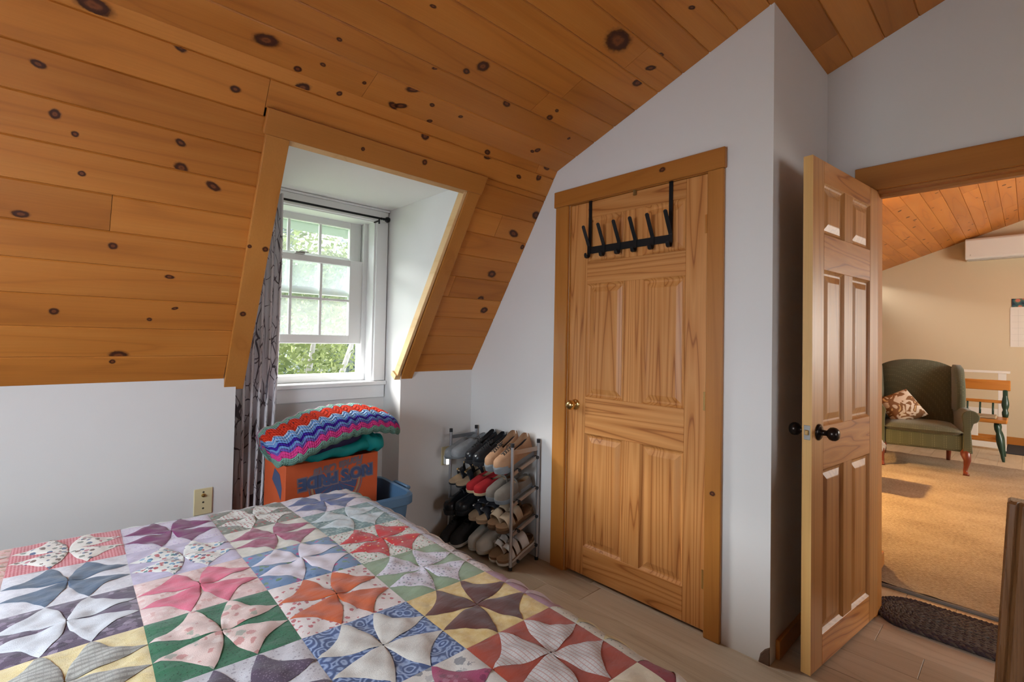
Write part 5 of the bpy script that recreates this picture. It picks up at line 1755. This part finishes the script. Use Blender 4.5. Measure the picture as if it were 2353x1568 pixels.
# ------------------------------------------------------------------ wingback armchair (local: front = -X)
GREEN = None
g = G('green_woven_upholstery', 0.92, 0.1)
o_ = g.obj()
v_ = g.n('TexVoronoi', None, Vector=o_, Scale=55.0, Randomness=0.0).outputs['Distance']
g.base(g.mix(g.math('LESS_THAN', v_, 0.25), lin((0.078, 0.084, 0.052)), lin((0.135, 0.140, 0.088))))
g.b.inputs['Sheen Weight'].default_value = 0.3
g.bump(g.noise(o_, 300, 2), 0.4, 0.004)
GREEN = g.m
CHERRY = plain('cherry_wood_legs', (0.155, 0.032, 0.014), 0.28, spec=0.5, var=0.25)
ax, ay = 6.62, 0.765
chair = root('armchair', (ax + 0.4, ay, 0.0), 'dark green wingback armchair with cherry cabriole legs', 'armchair')
CA = 0.20
Mch = Matrix.Translation((ax, ay, 0.019)) @ Matrix.Rotation(CA, 4, 'Z')


def chp(nm, b, m=None, **k):
    b.v = [tuple(Mch @ Vector(p)) for p in b.v]
    return build(nm, b, m or GREEN, chair, **k)


def soft_box(a, b_, sub=2, puff=0.0):
    return MB().cbox(a, b_, 0.045)


chp('seat_base', MB().cbox((0.015, -0.325, 0.225), (0.72, 0.325, 0.40), 0.02), bevel=0.008, angle=50)


def cushion(x0, x1, y0, y1, z0, z1, crown, n=16, e=0.16):
    def f(top):
        def h(a, c):
            px_, py_ = 2 * a - 1, 2 * c - 1
            d = max(0.0, (1 - abs(px_) ** 6) * (1 - abs(py_) ** 6)) ** 0.5
            zc = (z0 + z1) / 2
            zz = (z1 - z0) / 2 * d + crown * (1 - px_ * px_) * (1 - py_ * py_)
            return (x0 + (x1 - x0) * a, y0 + (y1 - y0) * c, zc + zz if top else zc - (z1 - z0) / 2 * d)
        return h
    b = MB().grid(f(True), n, n)
    return b.grid(f(False), n, n, flip=True)


chp('seat_cushion', cushion(-0.02, 0.60, -0.318, 0.318, 0.372, 0.47, 0.015), smooth=True)
# back: arched panel
sec = []
b = MB()


def back_pt(a, c, s):
    y = -0.335 + 0.67 * a
    arch = 1.135 - 0.085 * abs(2 * a - 1) ** 2.6
    z = 0.36 + (arch - 0.36) * c
    x = 0.60 + 0.20 * (z - 0.4) + (0.055 * (1 - (2 * a - 1) ** 4) * math.sin(PI * min(1, 0.12 + c * 0.80)) if s < 0 else -0.11) * -1
    if s > 0:
        x = 0.60 + 0.20 * (z - 0.4) + 0.13
    return (x if s > 0 else 0.60 + 0.20 * (z - 0.4) - 0.055 * (1 - (2 * a - 1) ** 4) * math.sin(PI * min(1, 0.12 + c * 0.8)) + 0.07 * max(0, c - 0.9) * 6, y, z)


b.grid(lambda a, c: back_pt(a, c, -1), 18, 18)
k0 = len(b.v)
b.grid(lambda a, c: back_pt(a, c, 1), 18, 18, flip=True)
w_ = 19
rim = [(i, 18) for i in range(19)]
for i in range(18):
    p, q = i * w_ + 18, (i + 1) * w_ + 18
    b.f.append((p, k0 + p, k0 + q, q)); b.mi.append(0)
for j in range(18):
    for i in (0, 18):
        p, q = i * w_ + j, i * w_ + j + 1
        b.f.append((p, q, k0 + q, k0 + p) if i else (p, k0 + p, k0 + q, q)); b.mi.append(0)
chp('backrest', b, smooth=False, angle=60)
for sg in (-1, 1):
    # wing: curved slab beside the back
    R = []
    for i in range(13):
        c = i / 12
        z = 0.60 + (1.085 - 0.60) * c
        fx = 0.36 + 0.20 * c - 0.07 * math.sin(PI * min(1, c * 1.1))
        bx_ = 0.70 + 0.20 * (z - 0.4)
        top = 1.0 if c < 0.86 else math.sqrt(max(0.02, 1 - ((c - 0.86) / 0.145) ** 2))
        fx = bx_ - (bx_ - fx) * (0.55 + 0.45 * top)
        th = 0.048 * (0.5 + 0.5 * top)
        yc = sg * (0.345 + 0.012 * c)
        ring = []
        for q in range(16):
            a = 2 * PI * q / 16
            ca_, sa_ = math.cos(a), math.sin(a)
            ring.append(((fx + bx_) / 2 + (bx_ - fx) / 2 * math.copysign(abs(ca_) ** 0.55, ca_), yc + th * math.copysign(abs(sa_) ** 0.8, sa_), z))
        R.append(ring)
    chp('wing', MB().rings(R), smooth=True)
    # arm: rolled top with scrolled front and flared front panel
    pts = []
    prof_ = [(0.060 * math.cos(a) + 0.0, 0.060 * math.sin(a)) for a in [PI * (-0.35 + 1.5 * i / 14) for i in range(15)]]
    sec = [(sg * (0.335 + p[0]) + 0 * sg, 0.585 + p[1]) for p in prof_]
    sec = [(sg * (0.370 + 0.062 * math.cos(a)), 0.583 + 0.062 * math.sin(a)) for a in [-0.9 + (PI + 1.25) * i / 14 for i in range(15)]]
    sec += [(sg * 0.315, 0.52), (sg * 0.315, 0.23), (sg * 0.375, 0.23), (sg * 0.372, 0.40), (sg * 0.385, 0.52)]
    if sg < 0:
        sec = list(reversed(sec))
    chp('arm', MB().prism(sec, 0.035, 0.70, 0), angle=45, bevel=0.006)
    fr = [(sg * (0.370 + 0.068 * math.cos(a)), 0.583 + 0.068 * math.sin(a)) for a in [-0.9 + (PI + 1.25) * i / 14 for i in range(15)]]
    fr += [(sg * 0.312, 0.50), (sg * 0.312, 0.22), (sg * 0.385, 0.22), (sg * 0.378, 0.34), (sg * 0.372, 0.44), (sg * 0.392, 0.52)]
    if sg < 0:
        fr = list(reversed(fr))
    chp('arm_front', MB().prism(fr, 0.0, 0.036, 0), angle=45, bevel=0.008)
    # legs
    fy = sg * 0.335
    chp('front_leg', MB().tube([(0.045, fy, 0.24), (0.020, fy, 0.20), (0.000, fy + sg * 0.008, 0.15), (0.012, fy + sg * 0.002, 0.09), (0.028, fy - sg * 0.004, 0.045), (0.018, fy, 0.018), (-0.004, fy, 0.006), (-0.006, fy, 0.0)], [0.042, 0.040, 0.030, 0.021, 0.017, 0.022, 0.026, 0.022], 12), CHERRY, smooth=True)
    chp('back_leg', MB().tube([(0.72, sg * 0.29, 0.25), (0.74, sg * 0.29, 0.12), (0.78, sg * 0.29, 0.0)], [0.028, 0.023, 0.018], 8), CHERRY, smooth=True)

g = G('brown_cream_print', 0.9, 0.1)
o_ = g.obj()
w1 = g.noise(o_, 9, 1, 0.4, 1.6)
g.base(g.ramp(w1, [(0.40, (0.62, 0.56, 0.47)), (0.46, (0.60, 0.53, 0.42)), (0.50, (0.22, 0.12, 0.06)), (0.62, (0.20, 0.10, 0.05)), (0.66, (0.55, 0.40, 0.20))], 'CONSTANT'))
pil = build('throw_pillow', MB(), g.m) if False else None
b = cushion(-0.17, 0.17, -0.17, 0.17, -0.05, 0.05, 0.03)
Mp = Matrix.Translation((6.93, 0.985, 0.62)) @ Matrix.Rotation(0.35, 4, 'Z') @ Matrix.Rotation(-1.05, 4, 'Y') @ Matrix.Rotation(0.5, 4, 'Z')
b.v = [tuple(Mp @ Vector(p)) for p in b.v]
tag(build('throw_pillow', b, g.m, smooth=True), 'square throw pillow in a brown and cream print on the green armchair', 'pillow')

# ------------------------------------------------------------------ settee with green turned legs
OAK = wood('amber_oak', 1, (0.34, 0.115, 0.018), (0.47, 0.175, 0.030), (0.54, 0.225, 0.045), K=5, rough=0.3, line=0.6, fibre=0.1, rvar=0.05)
DGREEN = plain('dark_green_paint', (0.012, 0.042, 0.026), 0.3, spec=0.5)
se = root('settee', (8.1, 0.75, 0.0), 'wooden settee with amber rails and dark green turned legs behind the armchair', 'bench')
Sx, Sy0, Sy1 = 7.95, 0.165, 1.35
sp = lambda n, b, m, **k: build(n, b, m, se, **k)
sp('seat', MB().cbox((Sx - 0.02, Sy0 + 0.01, 0.435), (Sx + 0.40, Sy1 - 0.01, 0.475), 0.008), OAK)
sp('crest_rail', MB().cbox((Sx + 0.405, Sy0 - 0.01, 0.79), (Sx + 0.43, Sy1 + 0.01, 0.915), 0.006), OAK)
sp('back_rail', MB().cbox((Sx + 0.385, Sy0 + 0.05, 0.635), (Sx + 0.41, Sy1 - 0.05, 0.672), 0.005), OAK)
sp('stretcher', MB().cbox((Sx + 0.03, Sy0 + 0.09, 0.235), (Sx + 0.05, Sy1 - 0.09, 0.265), 0.004), OAK)
sp('stretcher', MB().cbox((Sx + 0.36, Sy0 + 0.09, 0.165), (Sx + 0.38, Sy1 - 0.09, 0.19), 0.004), OAK)


def turned(p0, p1, R, n=12):
    p0, p1 = Vector(p0), Vector(p1)
    prof_ = [0.75, 1.0, 1.05, 0.7, 1.0, 1.15, 1.1, 0.95, 0.8, 0.6, 0.62, 0.4]
    return MB().tube([p0 + (p1 - p0) * i / 11 for i in range(12)], [R * q for q in prof_], n)


for yy, sy in ((Sy0 + 0.10, -1), (Sy1 - 0.10, 1)):
    sp('leg', turned((Sx + 0.05, yy, 0.437), (Sx - 0.01, yy + sy * 0.06, 0.0), 0.028), DGREEN, smooth=True)
    sp('leg', turned((Sx + 0.33, yy, 0.437), (Sx + 0.42, yy + sy * 0.06, 0.0), 0.026), DGREEN, smooth=True)
for yy in (Sy0 + 0.035, Sy1 - 0.035):
    sp('back_post', turned((Sx + 0.37, yy, 0.473), (Sx + 0.417, yy, 0.80), 0.030), DGREEN, smooth=True)
    sp('arm_post', MB().cbox((Sx + 0.39, yy - 0.022, 0.70), (Sx + 0.43, yy + 0.022, 0.80), 0.01), DGREEN)
for i in range(9):
    yy = Sy0 + 0.14 + i * (Sy1 - Sy0 - 0.28) / 8
    sp('spindle', MB().tube([(Sx + 0.36, yy, 0.473), (Sx + 0.395, yy, 0.64)], 0.010, 8), DGREEN, smooth=True)
tag(build('seat_pad', MB().cbox((Sx + 0.02, Sy0 + 0.10, 0.476), (Sx + 0.36, Sy1 - 0.10, 0.500), 0.01), plain('braided_seat_pad', (0.38, 0.30, 0.19), 0.9, var=0.5, bump=0.6, bscale=60)), 'flat multicolour pad lying on the settee seat', 'cushion')

# white slatted panel leaning behind the settee
gt = root('white_panel', (9.0, 0.6, 0.0), 'white painted wooden frame standing behind the settee', 'gate')
WP = plain('white_gate_paint', (0.74, 0.70, 0.64), 0.45)
gp_ = lambda n, b: build(n, b, WP, gt, bevel=0.003)
gx = 8.75
for yy in (0.20, 0.98):
    gp_('upright', MB().box((gx, yy, 0.0), (gx + 0.03, yy + 0.075, 0.985)))
gp_('cap_rail', MB().box((gx - 0.02, 0.165, 0.985), (gx + 0.05, 1.09, 1.015)))
for zz in (0.03, 0.44, 0.80):
    gp_('cross_rail', MB().box((gx + 0.003, 0.275, zz), (gx + 0.027, 0.98, zz + 0.09)))
gp_('middle_upright', MB().box((gx + 0.004, 0.46, 0.12), (gx + 0.026, 0.54, 0.44)))

# floor mat by the gable wall
tag(build('floor_mat', MB().cbox((8.62, -0.55, 0.0), (9.42, 0.205, 0.012), 0.004), plain('charcoal_mat', (0.035, 0.035, 0.040), 0.9, var=0.3, bump=0.5, bscale=120)), 'charcoal mat on the floor beside the gable wall', 'mat')

# heat pump head
ac = root('heat_pump', (XG - 0.1, 0.25, 2.50), 'white wall-mounted heat pump head high on the gable wall', 'air conditioner')
ACW = plain('heat_pump_white', (0.72, 0.70, 0.66), 0.4)
sec = [(XG - 0.002, 2.535), (XG - 0.20, 2.535), (XG - 0.225, 2.56), (XG - 0.225, 2.80), (XG - 0.20, 2.828), (XG - 0.002, 2.828)]
build('body', MB().prism([(p[0], p[1]) for p in sec], -0.36, 0.615, 1), ACW, ac, bevel=0.008)
build('louvre', MB().cbox((XG - 0.205, -0.33, 2.522), (XG - 0.10, 0.585, 2.534), 0.003), plain('louvre_grey', (0.5, 0.49, 0.46), 0.5), ac)
build('indicator', MB().cbox((XG - 0.2275, 0.555, 2.585), (XG - 0.2255, 0.565, 2.605), 0.0005), plain('louvre_grey', (0.5, 0.49, 0.46), 0.5), ac)

# wall calendar
cal = root('wall_calendar', (XG - 0.004, -0.06, 1.62), 'hanging wall calendar with a dark floral header on the gable wall', 'calendar')
g = G('calendar_header_print', 0.6)
o_ = g.obj()
v_ = g.n('TexVoronoi', None, Vector=o_, Scale=14.0)
g.base(g.ramp(g.math('ADD', v_.outputs['Distance'], g.math('MULTIPLY', g.noise(o_, 18, 2), 0.3)), [(0.36, (0.60, 0.20, 0.14)), (0.46, (0.12, 0.16, 0.12)), (0.62, (0.035, 0.10, 0.12)), (0.80, (0.015, 0.035, 0.06))], 'CONSTANT'))
build('header', MB().box((XG - 0.008, -0.28, 1.868), (XG - 0.001, 0.162, 1.982)), g.m, cal)
sh = build('page', MB().box((XG - 0.007, -0.28, 1.325), (XG - 0.001, 0.178, 1.868)), plain('calendar_paper', (0.74, 0.70, 0.64), 0.7), cal)
for i in range(1, 6):
    build('grid_line', MB().box((XG - 0.0076, -0.27, 1.325 + i * 0.085), (XG - 0.0069, 0.165, 1.3262 + i * 0.085)), plain('grid_ink', (0.35, 0.32, 0.30), 0.7), sh)
for i in range(1, 7):
    build('grid_line', MB().box((XG - 0.0076, 0.165 - i * 0.064, 1.335), (XG - 0.0069, 0.1662 - i * 0.064, 1.835)), plain('grid_ink', (0.35, 0.32, 0.30), 0.7), sh)

# small side table with a printed cloth, only its corner shows past the door
st = root('side_table', (5.5, 1.19, 0.0), 'small table with a grey printed cloth showing past the open door', 'table')
g = G('grey_leaf_print', 0.9, 0.1)
o_ = g.obj()
g.base(g.ramp(g.noise(o_, 22, 2, 0.5, 1.5), [(0.42, (0.46, 0.40, 0.33)), (0.50, (0.12, 0.12, 0.10)), (0.58, (0.40, 0.34, 0.28))], 'CONSTANT'))
build('table_top', MB().cbox((5.30, 0.95, 0.395), (5.70, 1.45, 0.42), 0.006), OAK, st)
b = MB()


def clothf(a, c):
    x_, y_ = 5.27 + 0.46 * a, 0.92 + 0.56 * c
    ex = max(0, 5.30 - x_, x_ - 5.70, 0.86 - y_, y_ - 1.36)
    e2 = 1 if (a in (0, 1) or c in (0, 1)) else 0
    return (x_, y_, 0.428 - e2 * (0.075 + 0.02 * math.sin(26 * (a + c))))


b.grid(clothf, 14, 14)
build('cloth', b, g.m, st, solid=0.003)
for (xx, yy) in ((5.34, 1.02), (5.66, 1.02), (5.34, 1.41), (5.66, 1.41)):
    build('leg', MB().tube([(xx, yy, 0.021), (xx, yy, 0.395)], 0.016, 10), OAK, st)

# lit floor lamp left of the doorway view
lp = root('floor_lamp', (5.15, 1.75, 0.0), 'brass floor lamp with a cream shade, lit, out of sight past the hall wall', 'lamp')
build('base', MB().lathe([(0.0, 0), (0.15, 0), (0.15, 0.012), (0.02, 0.03), (0.0, 0.03)], 24, Matrix.Translation((5.15, 1.75, 0.0))), BRASS, lp, angle=40)
build('pole', MB().tube([(5.15, 1.75, 0.02), (5.15, 1.75, 1.42)], 0.011, 10), BRASS, lp)
g = G('cream_lamp_shade', 0.8)
tr_ = g.n('BsdfTranslucent', None, Color=(0.85, 0.66, 0.40, 1))
g.base((0.8, 0.66, 0.45, 1))
mx = g.n('MixShader', None, _0=0.6, _1=g.b.outputs[0], _2=tr_.outputs[0])
g.t.links.new(mx.outputs[0], g.out.inputs[0])
build('lamp_shade', MB().lathe([(0.20, 1.25), (0.13, 1.53)], 28, Matrix.Translation((5.15, 1.75, 0)), cap=False), g.m, lp, smooth=True, solid=0.002)
light('POINT', 'floor_lamp_bulb', (5.15, 1.75, 1.36), (5.15, 1.75, 0), 260, (1.0, 0.62, 0.22), 0.045)

# ------------------------------------------------------------------ dark wooden chest at the right edge
MAHO = wood('brown_stained_wood', 2, (0.085, 0.032, 0.010), (0.150, 0.062, 0.020), (0.20, 0.090, 0.032), K=9, along=0.8, across=22, rough=0.28, spec=0.5, line=0.6, fibre=0.2, rvar=0.05, coat=0.3)
ch = root('wooden_cabinet', (1.95, -0.25, 0.0), 'brown stained wooden cabinet with a moulded tapering corner at the right edge', 'cabinet')
# tapered moulded corner: lofted section, narrowing to the top
def csec(z, w):
    x0, y1 = 1.700, 0.0875 - 0.054 * z
    return [(x0, y1, z), (x0 - 0.010, y1 - 0.006, z), (x0 - 0.012, y1 - 0.014, z), (x0 - 0.006, y1 - 0.020, z), (x0 - 0.013, y1 - 0.026, z), (x0 - 0.014, y1 - 0.060, z), (x0 - 0.006, y1 - 0.068, z), (x0 + 0.02, y1 - 0.070, z), (x0 + 0.05, y1 - 0.05, z), (x0 + 0.05, y1, z)]


build('corner_post', MB().rings([csec(z, 1) for z in (0.0, 0.25, 0.5, 0.75, 0.905, 0.916)] + [[(p[0] + (1.71 - p[0]) * 0.25, p[1] + (0.0 - p[1]) * 0.15, 0.922) for p in csec(0.916, 1)]]), MAHO, ch, angle=35)
build('front_panel', MB().cbox((1.702, -0.62, 0.03), (1.722, -0.03, 0.89), 0.003), MAHO, ch)
build('side_panel', MB().cbox((1.745, -0.02, 0.03), (2.20, 0.0, 0.89), 0.003), MAHO, ch)
build('back_panel', MB().cbox((2.20, -0.62, 0.03), (2.22, 0.0, 0.89), 0.003), MAHO, ch)
build('end_panel', MB().cbox((1.722, -0.64, 0.03), (2.20, -0.62, 0.89), 0.003), MAHO, ch)
build('top', MB().cbox((1.71, -0.66, 0.89), (2.235, -0.035, 0.908), 0.004), MAHO, ch)
build('plinth', MB().box((1.73, -0.61, 0.0), (2.19, -0.11, 0.03)), MAHO, ch)
